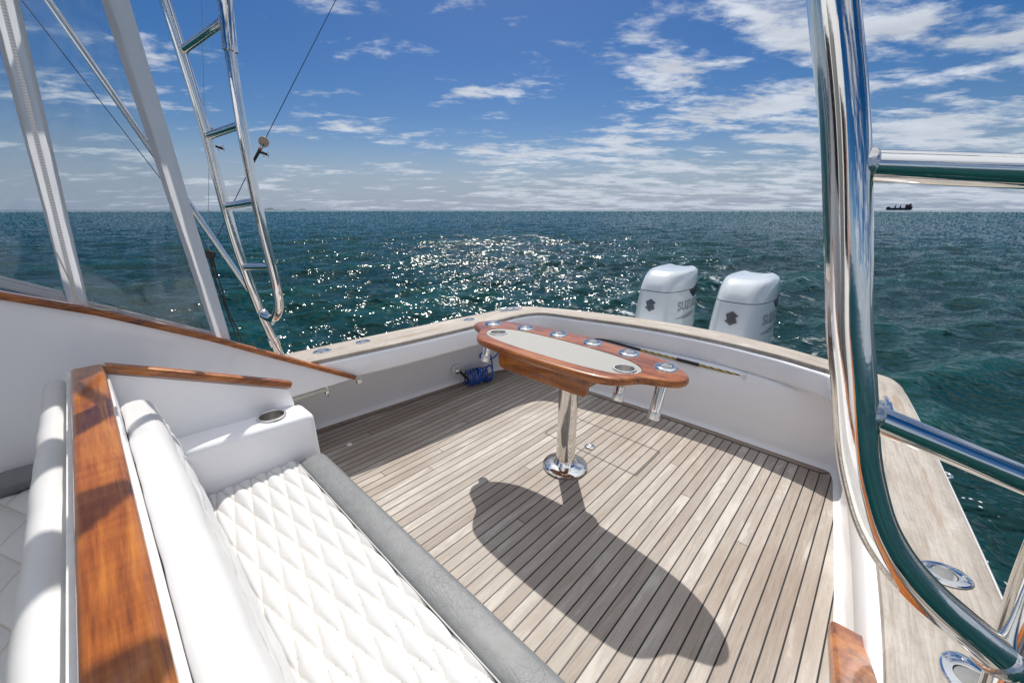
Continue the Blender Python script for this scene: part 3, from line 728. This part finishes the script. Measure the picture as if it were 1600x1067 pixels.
bm = bmn(); box(bm, -2.105, -1.98, -.39, -.19, .462, .505, .012, 3); obj('end_bolster', bm, 'vinyl_grey', hb, angle=60)
bm = bmn(); box(bm, -2.08, .05, -.80, -.12, .125, .358, .01); obj('base', bm, 'gelcoat', hb)

# ------------------------------------------------------------------ rocket-launcher table
tb = thing('bait_table', 'varnished wood rod table on a single chrome pedestal in the middle of the deck', 'table', (-1.09, 1.56, 0))
TZ = .742
hf = [(0, 1.722), (.25, 1.708), (.42, 1.680), (.53, 1.628), (.598, 1.565), (.614, 1.510), (.588, 1.462), (.53, 1.432), (.475, 1.405), (.435, 1.350), (.38, 1.305), (.28, 1.283), (.12, 1.274)]
full = [(x_, y_) for x_, y_ in hf] + [(0, 1.272)] + [(-x_, y_) for x_, y_ in reversed(hf[1:])]
full = [(-1.094 + x_, y_) for x_, y_ in full]; full.reverse()
ol = [(p.x, p.y) for p in catmull([(a, b, 0) for a, b in full], 6, True)]
bm = bmn(); extrude_outline(bm, ol, TZ - .036, TZ, .0165, 6); top = obj('table_top', bm, 'mahogany_x', tb, angle=50)
ih = [(0, 1.578), (.2, 1.570), (.33, 1.552), (.41, 1.515), (.445, 1.465), (.43, 1.415), (.37, 1.372), (.25, 1.348), (.1, 1.339)]
il = ih + [(0, 1.338)] + [(-a, b) for a, b in reversed(ih[1:])]; il = [(-1.094 + a, b) for a, b in il]; il.reverse()
il = [(p.x, p.y) for p in catmull([(a, b, 0) for a, b in il], 6, True)]
bmc = bmn(); extrude_outline(bmc, il, TZ - .006, TZ + .02); cut(top, bmc)
bm = bmn(); extrude_outline(bm, [(-1.094 + (a + 1.094) * .994, 1.455 + (b - 1.455) * .985) for a, b in il], TZ - .0058, TZ - .0025); mt_ = obj('inset_mat', bm, 'inset_mat', tb, smooth=False)
HP = [(-1.606, 1.545), (-1.408, 1.606), (-1.203, 1.636), (-.994, 1.640), (-.790, 1.624), (-.592, 1.570)]
TD = Vector((0, -.34, -1)).normalized()
bmc = bmn()
for x_, y_ in HP: cyl(bmc, Vector((x_, y_, TZ)) - TD * .05, .0245, .2, TD, 28)
cut(top, bmc)
for x_, y_ in HP:
    bm = bmn(); lathe(bm, [(.0235, -.004), (.0235, .007), (.026, .0105), (.032, .0115), (.040, .0095), (.047, .005), (.049, .0005), (.049, -.0005)], (x_, y_, TZ), n=44)
    h_ = obj('rod_holder', bm, 'steel', tb)
    bm = bmn(); lathe(bm, [(.0232, .0), (.0238, .215), (.021, .217), (.0205, .0)], Vector((x_, y_, TZ + .001)), TD, 32, True)
    obj('tube', bm, 'steel', h_)
    bm = bmn(); lathe(bm, [(.0250, .190), (.0256, .193), (.0256, .222), (.0250, .225), (.0215, .225), (.0215, .190)], Vector((x_, y_, TZ + .001)), TD, 32, True)
    obj('end_ring', bm, 'brushed', h_)
    bm = bmn(); lathe(bm, [(.0225, .0), (.0205, .004), (.0200, .030), (0, .031)], Vector((x_, y_, TZ + .0105)), (0, 0, -1), 28); obj('liner', bm, 'rubber_white', h_)
for x_ in (-1.464, -.716):
    bmc = bmn(); cyl(bmc, (x_, 1.446, TZ - .1), .0415, .2, n=40); cut(top, bmc)
    bmc = bmn(); cyl(bmc, (x_, 1.446, TZ - .1), .0415, .2, n=40); cut(mt_, bmc)
    bm = bmn(); lathe(bm, [(.0485, -.003), (.049, .0), (.047, .0028), (.042, .003), (.0395, .001), (.0395, -.060), (.036, -.066), (0, -.066)], (x_, 1.446, TZ), n=44)
    k_ = obj('cup_holder', bm, 'brushed', tb)
    bm = bmn(); lathe(bm, [(.0412, -.037), (.0418, -.062), (.035, -.066), (.033, -.072), (0, -.073)], (x_, 1.446, TZ), n=40); obj('cup_shell', bm, 'steel', k_)
bm = bmn()
def rp(x0, x1, z0, z1, r, y):
    pts = [(x0, z1), (x1, z1)]
    for cx_, s0 in ((x1 - r, 0), (x0 + r, 90)):
        for k_ in range(6): a = R(s0 + 90 * k_ / 5); pts.append((cx_ + r * math.cos(a), z0 + r - r * math.sin(a)))
    return [Vector((a, y, b)) for a, b in pts]
rows = [rp(-1.362, -.836, .600, .7055, .030, 1.346), rp(-1.367, -.831, .595, .7055, .032, 1.341 + .012), rp(-1.367, -.831, .595, .7055, .032, 1.366)]
V = loft(bm, [r + [r[0]] for r in rows]); bmesh.ops.remove_doubles(bm, verts=bm.verts, dist=1e-6); bmesh.ops.holes_fill(bm, edges=[e for e in bm.edges if e.is_boundary], sides=0)
obj('drawer_front', bm, 'mahogany_x', tb, angle=50)
bm = bmn(); box(bm, -1.345, -.853, 1.367, 1.60, .622, .7055, .004); obj('drawer_box', bm, 'mahogany_x', tb)
bm = bmn(); lathe(bm, [(0, .001), (.120, .001), (.124, .006), (.123, .014), (.114, .021), (.085, .027), (.067, .031), (.059, .040), (.0525, .046), (.0522, .060), (.0520, .40), (.0520, .585), (.085, .590), (.095, .598), (.095, .6215), (0, .6215)], (-1.094, 1.598, 0), n=64)
obj('pedestal', bm, 'steel', tb, angle=30)

# ------------------------------------------------------------------ ladders of the tower
def ladder(label, leg, rail, rungs, rl=.0215, rr_=.0205, collar_f=.12):
    o = thing('tower_ladder', label, 'ladder', tuple(leg[0]), 'chrome tower ladders standing on the covering boards')
    leg = [Vector(p) for p in leg]; bm = bmn(); lp = catmull(leg, 10); tube(bm, lp, rl, 32); obj('leg', bm, 'steel', o, angle=50)
    bm = bmn(); rp_ = catmull(rail, 10); tube(bm, rp_, rr_, 32); obj('rail', bm, 'steel', o, angle=50)
    def on(path, z):
        return min(path, key=lambda p: abs(p.z - z))
    def onl(path, z):
        for a, b in zip(path, path[1:]):
            if (a.z - z) * (b.z - z) <= 0 and a.z != b.z: return a.lerp(b, (z - a.z) / (b.z - a.z))
        return on(path, z)
    rail_up = rp_[len(rp_) // 3:]
    for z0, z1 in rungs:
        a = onl(rail_up, z0); b = onl(lp, z1); bm = bmn(); tube(bm, [a, b], .0152, 24); obj('rung', bm, 'steel', o)
        d = (b - a).normalized()
        for p, s_, rad in ((a, 1, rr_), (b, -1, rl)):
            bm = bmn(); q = p + d * s_ * (rad * .78); lathe(bm, [(.0175, -.006), (.0180, .001), (.0168, .0045), (.0154, .006)], q, d * s_, 28)
            obj('weld', bm, 'weld', o)
    d = (rp_[1] - rp_[0]).normalized(); bm = bmn(); lathe(bm, [(.0235, -.002), (.0240, .004), (.0225, .008), (rr_ - .0005, .011)], rp_[0] + d * (rl * .45), d, 28); obj('weld', bm, 'weld', o)
    d = (leg[1] - leg[0]).normalized(); bm = bmn(); lathe(bm, [(rl + .001, 0), (rl + .007, .002), (rl + .007, .042), (rl + .001, .044)], leg[0] + d * .105, d, 36); obj('collar', bm, 'steel', o); bm = bmn(); lathe(bm, [(rl + .030, 0), (rl + .029, .006), (rl + .004, .012), (rl, .012)], leg[0] + Vector((0, 0, .001)), (0, 0, 1), 36)
    obj('foot_flange', bm, 'steel', o)
    for s_ in (-1, 1): bm = bmn(); lathe(bm, [(.006, 0), (.006, .006), (0, .007)], leg[0] + d * .125 + Vector((s_ * (rl + .005), 0, 0)), (s_, 0, 0), 12); obj('bolt', bm, 'steel', o)
    return o
ladL = ladder('far chrome tube ladder with a J-shaped lower end, seen whole at left against the sea',
    [(-2.30, .622, .58), (-2.30, .594, .72), (-2.30, .558, .90), (-2.30, .52, 1.19), (-2.30, .50, 1.50), (-2.30, .492, 1.71), (-2.30, .473, 1.94), (-2.30, .452, 2.16), (-2.30, .42, 2.45), (-2.30, .415, 2.50)],
    [(-2.285, .565, .868), (-2.22, .568, .858), (-2.14, .572, .866), (-2.08, .578, .905), (-2.055, .586, .97), (-2.05, .583, 1.10), (-2.05, .573, 1.28), (-2.05, .567, 1.468), (-2.05, .567, 1.69), (-2.05, .575, 1.91), (-2.05, .585, 2.16), (-2.05, .58, 2.45), (-2.05, .58, 2.50)],
    [(1.125, 1.105), (1.405, 1.385), (1.70, 1.675), (2.06, 1.985), (2.40, 2.34)])
bm = bmn(); lathe(bm, [(.0206, 0), (.026, .004), (.0265, .30), (.0206, .31)], Vector((-2.05, .577, 1.95)), Vector((0, .03, .3)), 28); obj('sleeve', bm, 'steel', ladL)
ladR = ladder('near chrome tube ladder with thick curved rail, large at the right of the photo',
    [(.224, .60, .58), (.216, .615, .72), (.207, .628, .84), (.200, .638, .93), (.196, .652, 1.05), (.192, .675, 1.4), (.186, .69, 1.7), (.18, .69, 2.1), (.165, .68, 2.50)],
    [(.194, .623, .874), (.180, .616, .888), (.146, .600, .916), (.111, .585, .946), (.079, .572, .981), (.053, .565, 1.020), (.033, .562, 1.065), (.017, .560, 1.112), (-.002, .560, 1.186), (-.019, .560, 1.25), (-.035, .560, 1.324), (-.064, .560, 1.449), (-.097, .560, 1.565), (-.135, .560, 1.70), (-.20, .560, 1.93), (-.36, .56, 2.5)],
    [(1.156, 1.080), (1.414, 1.394), (1.70, 1.68), (2.0, 1.98)])

# ------------------------------------------------------------------ narrow canvas strip added out of view to cast shadow bands
ht = thing('shade_awning', 'added narrow white canvas awning with scalloped edge joining the two ladder tops, above the picture', 'shade_awning', (-1.05, 0, 2.5))
bm = bmn(); box(bm, -2.62, .47, .36, .58, 2.502, 2.52, .006, 3); obj('shade_panel', bm, 'shade_canvas', ht)
bm = bmn(); n_ = 180; up_, lo_ = [], []
for i in range(n_ + 1):
    s_ = -2.60 + 3.05 * i / n_; off_ = max(-.06, .15 * math.sin(2 * math.pi * (s_ + 2.62) / .43 + 1.0))
    lo_.append((s_, .585, 2.53)); up_.append((s_ - .5 * off_, .70 + off_, 2.52))  # slanted fingers shaped for the shadow bands across the top rail
loft(bm, [lo_, up_]); r_ = bmesh.ops.extrude_face_region(bm, geom=list(bm.faces)); bmesh.ops.translate(bm, verts=[g for g in r_['geom'] if isinstance(g, bmesh.types.BMVert)], vec=(0, 0, .008))
obj('shade_edge', bm, 'gelcoat', ht)

# ------------------------------------------------------------------ enclosure curtain
en = thing('enclosure_curtain', 'clear vinyl side curtain with white canvas borders on the sloping port panel', 'curtain', (-2.15, .0, 1.0))
XE = -2.162
def slope(y): 
    P_ = [(-1.6, 1.86), (-.9, 1.47), (-.22, 1.085), (-.01, .99), (.31, .812), (.575, .645)]
    for (a, b), (c, d) in zip(P_, P_[1:]):
        if y <= c: return b + (d - b) * (y - a) / (c - a)
    return .645
TOP = 2.498
def lerp(a, b, f): return a + (b - a) * f
def band(pts, x=XE, th_=.006, nm='border', m='canvas', sub=14):
    """quad in (y,z): left-bottom, right-bottom, right-top, left-top"""
    bm = bmn(); rows = []
    for i in range(sub + 1):
        f_ = i / sub; a = (lerp(pts[0][0], pts[3][0], f_), lerp(pts[0][1], pts[3][1], f_)); b = (lerp(pts[1][0], pts[2][0], f_), lerp(pts[1][1], pts[2][1], f_))
        rows.append([(x + (.0025 * math.sin(f_ * 19 + 1.3 * j)), lerp(a[0], b[0], j / 4), lerp(a[1], b[1], j / 4)) for j in range(5)])
    loft(bm, rows)
    return obj(nm, bm, m, en, angle=50)                  # a single layer of cloth: the sun glows through it
band([(.322, slope(.322) + .026), (.385, slope(.385) + .026), (.300, TOP), (.215, TOP)])                        # aft edge
band([(-.076, slope(-.076) + .026), (-.026, slope(-.026) + .026), (.085, TOP), (.010, TOP)], x=XE)               # zipper border
band([(-.059, slope(-.059) + .03), (-.047, slope(-.047) + .03), (.052, TOP), (.040, TOP)], x=XE + .005, th_=.003, nm='zipper', m='zipper')
band([(-.026, slope(-.026) + .026), (.322, slope(.322) + .026), (.320, slope(.32) + .046), (-.024, slope(-.024) + .052)], x=XE - .001)
band([(-1.2, slope(-1.2) + .026), (-.076, slope(-.076) + .026), (-.078, slope(-.076) + .072), (-1.2, slope(-1.2) + .072)], x=XE - .001)
NZ = 26; NY = 14
for (ya0, ya1, yb0, yb1) in ((-.03, .34, .07, .24), (-1.2, -.07, -1.2, .03)):
    bm = bmn(); rows = []
    for i in range(NZ + 1):
        f_ = i / NZ; r_ = []
        for j in range(NY + 1):
            g_ = j / NY; y0_ = lerp(ya0, ya1, g_); y_ = lerp(y0_, lerp(yb0, yb1, g_), f_); z_ = lerp(slope(y0_) + .03, TOP, f_)
            bulge = math.sin(math.pi * g_) * math.sin(math.pi * min(1, f_ * 1.1)) * .012
            r_.append((XE - .003 - bulge, y_, z_))
        rows.append(r_)
    loft(bm, rows); obj('clear_panel', bm, 'clear_vinyl', en, angle=80)
# little lacing cord at the foot of the zipper
bm = bmn(); y0_ = -.03; z0_ = slope(y0_) + .03
tube(bm, catmull([(XE + .014, y0_ - .03, z0_ + .20), (XE + .014, y0_ - .022, z0_ + .10), (XE + .015, y0_ - .02, z0_ + .03), (XE + .02, y0_ + .0, z0_ + .004), (XE + .03, y0_ + .04, z0_ - .018), (XE + .035, y0_ + .075, z0_ - .022), (XE + .03, y0_ + .055, z0_ - .008), (XE + .02, y0_ + .02, z0_ + .006)], 8), .0022, 8)
obj('lacing', bm, 'cream', en)

# ------------------------------------------------------------------ outrigger pole, halyards, release clips
bm = bmn(); a = Vector((-2.325, .612, .79)); b = Vector((-2.52, .215, 1.90)); d = b - a
tube(bm, [a, b, a + d * 1.7], .0135, 20); 
o = obj('outrigger_pole', bm, 'steel', None, loc=tuple(a)); tag(o, 'slim steel outrigger pole slanting up behind the clear curtain', 'pole')
def line(name, pts, r, m, label, sag=0.0, group=None):
    pts = [Vector(p) for p in pts]; bm = bmn(); tube(bm, pts, r, 8); o = obj(name, bm, m, None, loc=tuple(pts[0])); tag(o, label, 'line', group); return o
XL = -2.7
G = 'outrigger halyards'
line('halyard', [(XL, .487, 1.166), (XL, .724, 1.548), (XL, .829, 1.697), (XL, .868, 1.772), (XL, 1.362, 2.538), (XL, 1.62, 2.94)], .0021, 'cord_blue', 'dark blue line slanting up to the right past the far ladder', group=G)
line('halyard', [(XL, .470, 1.150), (XL, .581, 1.685), (XL, .581, 1.782), (XL, .678, 2.334), (XL, .76, 2.8)], .0012, 'cord_light', 'thin pale line hanging almost upright between the far ladder rails', group=G)
line('halyard', [(-2.62, .46, 1.16), (-2.62, .43, 1.31), (-2.62, .08, 2.09), (-2.62, -.12, 2.53)], .0018, 'cord_black', 'thin dark line running alongside the steel outrigger pole', group=G)
def clip(pos, d, label):
    p = Vector(pos); o = thing('release_clip', label, 'clip', tuple(p), 'outrigger release clips'); d = Vector(d).normalized(); s_ = Vector((.2, .9, .1)).normalized()
    bm = bmn(); lathe(bm, [(0, -.003), (.026, -.003), (.0275, 0), (.026, .003), (0, .003)], p + d * .075, Vector((1, -.75, -.1)), 28); obj('disc', bm, 'disc_tan', o)
    bm = bmn(); tube(bm, [p + d * .055, p + d * .03], .004, 8); obj('swivel', bm, 'steel', o)
    bm = bmn(); sweep(bm, [p + d * .022, p + d * .0, p - d * .03, p - d * .052], rrect(.018, .012, .004), up=s_); obj('clip_body', bm, 'black_plastic', o); bm = bmn(); sweep(bm, [p + d * .01, p + d * .0 + s_ * .03, p - d * .012 + s_ * .055], rrect(.016, .012, .004), up=d); obj('jaw', bm, 'black_plastic', o)
    bm = bmn(); lathe(bm, [(0, -.006), (.008, -.004), (.008, .006), (0, .008)], p + d * .028, d, 12); obj('bead', bm, 'orange', o); bm = bmn(); lathe(bm, [(0, -.006), (.007, -.004), (.007, .006), (0, .008)], p - d * .06, d, 12); obj('bead', bm, 'orange', o)
    bm = bmn(); tube(bm, [p - d * .01 + s_ * .045 + Vector((0, 0, -.018)) * math.sin(q) + s_ * .014 * math.cos(q) for q in [R(30 * k_) for k_ in range(-3, 7)]], .0016, 8); obj('wire_loop', bm, 'steel', o)
clip((XL, .80, 1.668), (0, .55, .83), 'black release clip below a tan disc, right of the far ladder')
clip((XL, .585, 1.68), (0, .06, 1), 'black release clip below a tan disc, between the far ladder rails')
# pulley block and black cords below the lines
pb = thing('pulley_block', 'small black pulley block with black cords hanging beside the far ladder', 'pulley', (XL, .478, 1.13))
bm = bmn(); lathe(bm, [(0, -.012), (.02, -.012), (.024, -.006), (.018, 0), (.024, .006), (.02, .012), (0, .012)], (XL, .478, 1.14), (1, -.4, 0), 20); obj('sheave', bm, 'black_plastic', pb); bm = bmn(); box(bm, XL - .01, XL + .01, .468, .49, 1.07, 1.16, .004); obj('block', bm, 'black_plastic', pb)
bm = bmn(); tube(bm, catmull([(XL, .474, 1.09), (XL, .475, .98), (XL, .49, .86), (XL + .02, .50, .74), (XL + .1, .51, .62), (XL + .22, .54, .585)], 5), .004, 10); obj('cord', bm, 'cord_black', pb); bm = bmn(); tube(bm, catmull([(XL, .484, 1.09), (XL, .495, .95), (XL, .498, .85), (XL + .03, .52, .70), (XL + .12, .53, .60), (XL + .24, .56, .587)], 5), .0035, 10); obj('cord', bm, 'cord_black', pb)

# ------------------------------------------------------------------ coiled wash-down hose
hs = thing('coiled_hose', 'coiled bright blue hose lying on the deck against the port wall', 'hose', (-2.3, 2.05, 0))
bm = bmn(); pts = []
ax0 = Vector((-2.325, 1.925, .062)); ax1 = Vector((-2.265, 2.13, .062)); d = (ax1 - ax0); dn = d.normalized(); sd = Vector((dn.y, -dn.x, 0)); N_ = 9
rnd = random.Random(5)
ph = [rnd.uniform(-.02, .02) for _ in range(N_ + 2)]
steps = N_ * 26
for i in range(steps + 1):
    f_ = i / steps; a = 2 * math.pi * N_ * f_; k_ = int(f_ * N_); j = lerp(ph[k_], ph[k_ + 1], f_ * N_ - k_)
    rad = .056 + j * .5
    pts.append(ax0 + d * f_ + sd * (rad * math.cos(a) + j * .6) + Vector((0, 0, rad * math.sin(a) + rad - .052 + .0)) + dn * (j * 1.6) * math.sin(a))
lo = min(p.z for p in pts); pts = [p + Vector((0, 0, .008 - lo)) for p in pts]
lead = catmull([fc + fax * .05, fc + fax * .085 + Vector((0, .01, -.02)), ax0 + Vector((-.03, -.03, .05)), pts[0]], 6)
tail = catmull([pts[-1], ax1 + Vector((-.02, .04, .12)), ax1 + Vector((-.075, .05, .17)), ax1 + Vector((-.115, .0, .13)), ax1 + Vector((-.11, .05, .075)), ax1 + Vector((-.05, .12, .11)), ax1 + Vector((-.04, .17, .19)), ax1 + Vector((-.07, .16, .26)), ax1 + Vector((-.10, .10, .25))], 8)
tube(bm, pts + tail[1:], .0068, 12); obj('coil', bm, 'hose_blue', hs)
bm = bmn(); tube(bm, lead, .0095, 12); obj('lead', bm, 'black_plastic', hs)

# ------------------------------------------------------------------ gaff stowed under the stern fascia
gf = thing('gaff', 'yellow and black striped gaff pole stowed under the stern coaming', 'gaff', (-.9, 2.60, .42))
GA = Vector((-1.62, 2.566, .432)); GB = Vector((-.500, 2.603, .405)); gd = (GB - GA)
bm = bmn(); tube(bm, [GA + gd * .36, GB], .0075, 14); obj('shaft', bm, 'gaff_wrap', gf)
bm = bmn(); tube(bm, [GA + gd * .63, GA + gd * .76], .0115, 16); obj('grip', bm, 'black_plastic', gf); bm = bmn(); tube(bm, [GA, GA + gd * .40], .0105, 16); obj('grip', bm, 'black_plastic', gf)

# ------------------------------------------------------------------ outboard motors
ST = [(.10, .205, 3.17, 3.80), (.30, .215, 3.165, 3.83), (.45, .212, 3.175, 3.835), (.60, .204, 3.19, 3.835), (.70, .196, 3.205, 3.83), (.746, .192, 3.213, 3.825), (.7475, .1895, 3.217, 3.82), (.7505, .1895, 3.217, 3.82), (.752, .192, 3.213, 3.825),
      (.79, .190, 3.232, 3.826), (.83, .187, 3.262, 3.826), (.865, .182, 3.300, 3.824), (.884, .176, 3.330, 3.820), (.897, .167, 3.36, 3.812), (.904, .155, 3.39, 3.80), (.909, .135, 3.43, 3.775), (.912, .08, 3.50, 3.70)]
def stat(z):
    for (a, b) in zip(ST, ST[1:]):
        if z <= b[0]: f_ = max(0, (z - a[0]) / (b[0] - a[0])); return [lerp(p, q, f_) for p, q in zip(a, b)]
    return ST[-1]
def cowl_pt(t_, z, offn=0.0, cx_=0.0):
    _, hw, y0, y1 = stat(z); c, s_ = math.cos(t_), math.sin(t_); yc = (y0 + y1) / 2; hl = (y1 - y0) / 2
    e = 2 / 4.6
    yy = math.copysign(abs(s_) ** e, s_); xx = math.copysign(abs(c) ** e, c)
    tap = 1 - .30 * max(0, -yy) ** 1.6 - .10 * max(0, yy) ** 2
    p = Vector((cx_ + (hw + offn) * xx * tap, yc + (hl + offn) * yy, z))
    return p
def side_x(y, z):
    """half width of the cowl at length y"""
    _, hw, y0, y1 = stat(z); yc = (y0 + y1) / 2; hl = (y1 - y0) / 2; yy = max(-.999, min(.999, (y - yc) / hl))
    s_ = abs(yy) ** (4.6 / 2); c = math.sqrt(max(0, 1 - s_ * s_)); xx = c ** (2 / 4.6)
    tap = 1 - .30 * max(0, -yy) ** 1.6 - .10 * max(0, yy) ** 2
    return hw * xx * tap
EMB = [(0, 1), (-.92, .50), (.42, -.34), (0, -.64), (-.58, -.24), (-.98, -.42), (0, -1), (.92, -.50), (-.42, .34), (0, .64), (.58, .24), (.98, .42)]
def make_motor(cx_, label):
    o = thing('outboard_motor', label, 'outboard motor', (cx_, 3.5, -.9), 'twin outboard motors on the stern')
    bm = bmn(); n = 72; rows = []
    for s_ in ST: rows.append([cowl_pt(2 * math.pi * i / n, s_[0], 0, cx_) for i in range(n + 1)])
    V = loft(bm, rows[:6]); bm2 = bmn(); loft(bm2, rows[8:]); bmesh.ops.remove_doubles(bm2, verts=bm2.verts, dist=1e-6)
    bmesh.ops.holes_fill(bm2, edges=[e for e in bm2.edges if e.is_boundary and e.verts[0].co.z > .9], sides=0)
    # two shallow raised shoulders on the lid
    for vv in bm2.verts:
        if vv.co.z > .84:
            xr = abs(vv.co.x - cx_); yr = vv.co.y
            vv.co.z += .010 * math.exp(-((xr - .10) / .03) ** 2) * (1 / (1 + math.exp(-(yr - 3.62) / .02)))
    bmesh.ops.remove_doubles(bm, verts=bm.verts, dist=1e-6); obj('cowl', bm, 'motor_white', o, angle=60); obj('cowl_lid', bm2, 'motor_white', o, angle=60)
    bm = bmn(); loft(bm, rows[5:9]); obj('seam', bm, 'motor_seam', o)
    for sg in (1, -1):
        bm = bmn(); rows2 = []
        for i in range(13):
            f_ = i / 12; y_ = 3.52 + .275 * f_
            zt = .745 + .062 * min(1, f_ * 1.3); zb = .735 - .008 - .078 * min(1, f_ * 3.0) + .030 * f_
            rows2.append([(cx_ + sg * (side_x(y_, lerp(zb, zt, j / 5)) + (.004 if 0 < j < 5 else -.006)), y_, lerp(zb, zt, j / 5)) for j in range(6)])
        loft(bm, rows2)
        obj('air_vent', bm, 'black_plastic', o)
        # lettering
        cu = bpy.data.curves.new('t', 'FONT'); cu.body = 'SUZUKI'; cu.size = .112; cu.offset = .0032; cu.extrude = 0; cu.space_character = 1.10; cu.resolution_u = 6
        to_ = bpy.data.objects.new('t', cu); col.objects.link(to_); bpy.context.view_layer.update()
        me = bpy.data.meshes.new_from_object(to_.evaluated_get(bpy.context.evaluated_depsgraph_get())); bpy.data.objects.remove(to_)
        bm = bmn(); bm.from_mesh(me); bpy.data.meshes.remove(me)
        bmesh.ops.bisect_plane(bm, geom=bm.verts[:] + bm.edges[:] + bm.faces[:], plane_co=(.1, 0, 0), plane_no=(1, 0, 0))
        bmesh.ops.subdivide_edges(bm, edges=bm.edges[:], cuts=1); bmesh.ops.triangulate(bm, faces=bm.faces[:])
        W_ = max(v.co.x for v in bm.verts)
        for vv in bm.verts:
            u_, h_ = vv.co.x, vv.co.y; y_ = 3.335 + u_ * .92 if sg > 0 else 3.335 + (W_ - u_) * .92; z_ = .588 + h_ * .95
            vv.co = Vector((cx_ + sg * (side_x(y_, z_) + .0025), y_, z_))
        obj('lettering', bm, 'grey_letter', o, smooth=False)
        bm = bmn(); 
        for (ya, za, yb, zb_, th_) in ((3.31, .520, 3.72, .568, .009), (3.40, .512, 3.72, .545, .005)):
            r2 = []
            for i in range(17):
                f_ = i / 16; y_ = lerp(ya, yb, f_); zc = lerp(za, zb_, f_ ** 1.35); tt = th_ * math.sin(math.pi * min(1, f_ * 1.05 + .02)) + .0008
                r2.append([(cx_ + sg * (side_x(y_, zc + q) + .0025), y_, zc + q) for q in (-tt, 0, tt)])
            loft(bm, r2)
        obj('swoosh', bm, 'grey_letter', o)
    # emblem on the front
    bm = bmn(); F = []; Bk = []
    for a, b in EMB:
        x_ = a * .046; z_ = .634 + b * .053; yf = stat(z_)[2] + abs(x_) ** 2 * 1.2
        F.append(bm.verts.new((cx_ + x_, yf - .005, z_))); Bk.append(bm.verts.new((cx_ + x_, yf + .006, z_)))
    f_ = bm.faces.new(F); bm.faces.new(list(reversed(Bk)))
    for i in range(len(F)): bm.faces.new((F[i], F[(i + 1) % 12], Bk[(i + 1) % 12], Bk[i]))
    bmesh.ops.triangulate(bm, faces=[f for f in bm.faces if len(f.verts) > 4]); obj('emblem', bm, 'emblem_dark', o, smooth=False)
    bm = bmn(); box(bm, cx_ - .17, cx_ + .17, 3.20, 3.78, -.05, .098, .04, 3); box(bm, cx_ - .09, cx_ + .09, 3.30, 3.66, -.9, -.052, .03, 3); box(bm, cx_ - .15, cx_ + .15, 3.10, 3.28, -.35, .05, .02, 2)
    obj('midsection', bm, 'motor_white', o)
    o.location.z -= .028
    return o
make_motor(-1.405, 'left one of the two white outboard motors, behind the middle of the stern')
make_motor(-.775, 'right one of the two white outboard motors, nearer the chrome ladder')

# ------------------------------------------------------------------ cargo ship on the horizon
az = -(R(YAW) - math.atan(605 / 622 * math.cos(R(PITCH)) ** 1))
az = -R(YAW) + math.atan(604 / (622 * math.cos(R(PITCH)) + 205 * math.sin(R(PITCH))))
D_ = 3600.0; p0 = polar(az, D_); right = Vector((math.cos(az), -math.sin(az), 0)); away = Vector((math.sin(az), math.cos(az), 0))
sh = thing('cargo_ship', 'small dark cargo ship with two cranes far off on the horizon', 'ship', (p0.x, p0.y, -.9))
def sbox(bm, a0, a1, w_, z0, z1, t0=None, t1=None):
    t0 = a0 if t0 is None else t0; t1 = a1 if t1 is None else t1
    L_ = [bm.verts.new(p0 + right * a + away * s_ + Vector((0, 0, z))) for z, aa, bb in ((z0, a0, a1), (z1, t0, t1)) for a, s_ in ((aa, -w_), (bb, -w_), (bb, w_), (aa, w_))]
    for f_ in ((0, 1, 2, 3), (4, 5, 6, 7), (0, 1, 5, 4), (1, 2, 6, 5), (2, 3, 7, 6), (3, 0, 4, 7)): bm.faces.new([L_[i] for i in f_])
k_ = D_ * .00119     # metres for one photo pixel at this range
def q(v_): return v_ * k_ / 1.0
bm = bmn(); sbox(bm, q(-13.5), q(13), 11, -2, q(3.0), q(-14.5), q(14.5)); sbox(bm, q(-14.5), q(-9.5), 10, q(2.9), q(4.6), q(-13), q(-10.5)); obj('hull', bm, 'ship_dark', sh, smooth=False)
bm = bmn(); sbox(bm, q(6.0), q(12.5), 9, q(2.9), q(7.6)); sbox(bm, q(12.5), q(14), 6, q(2.9), q(5)); obj('superstructure', bm, 'ship_red', sh, smooth=False)
bm = bmn(); sbox(bm, q(10.2), q(12.2), 4, q(7.5), q(8.8)); obj('funnel', bm, 'ship_dark', sh, smooth=False)
for a in (-4.6, .9):
    bm = bmn(); sbox(bm, q(a - .45), q(a + .45), 2, q(2.9), q(8.4), q(a - .15), q(a + .5)); sbox(bm, q(a - .9), q(a + .9), 3, q(2.9), q(5.2)); obj('crane', bm, 'ship_dark', sh, smooth=False)
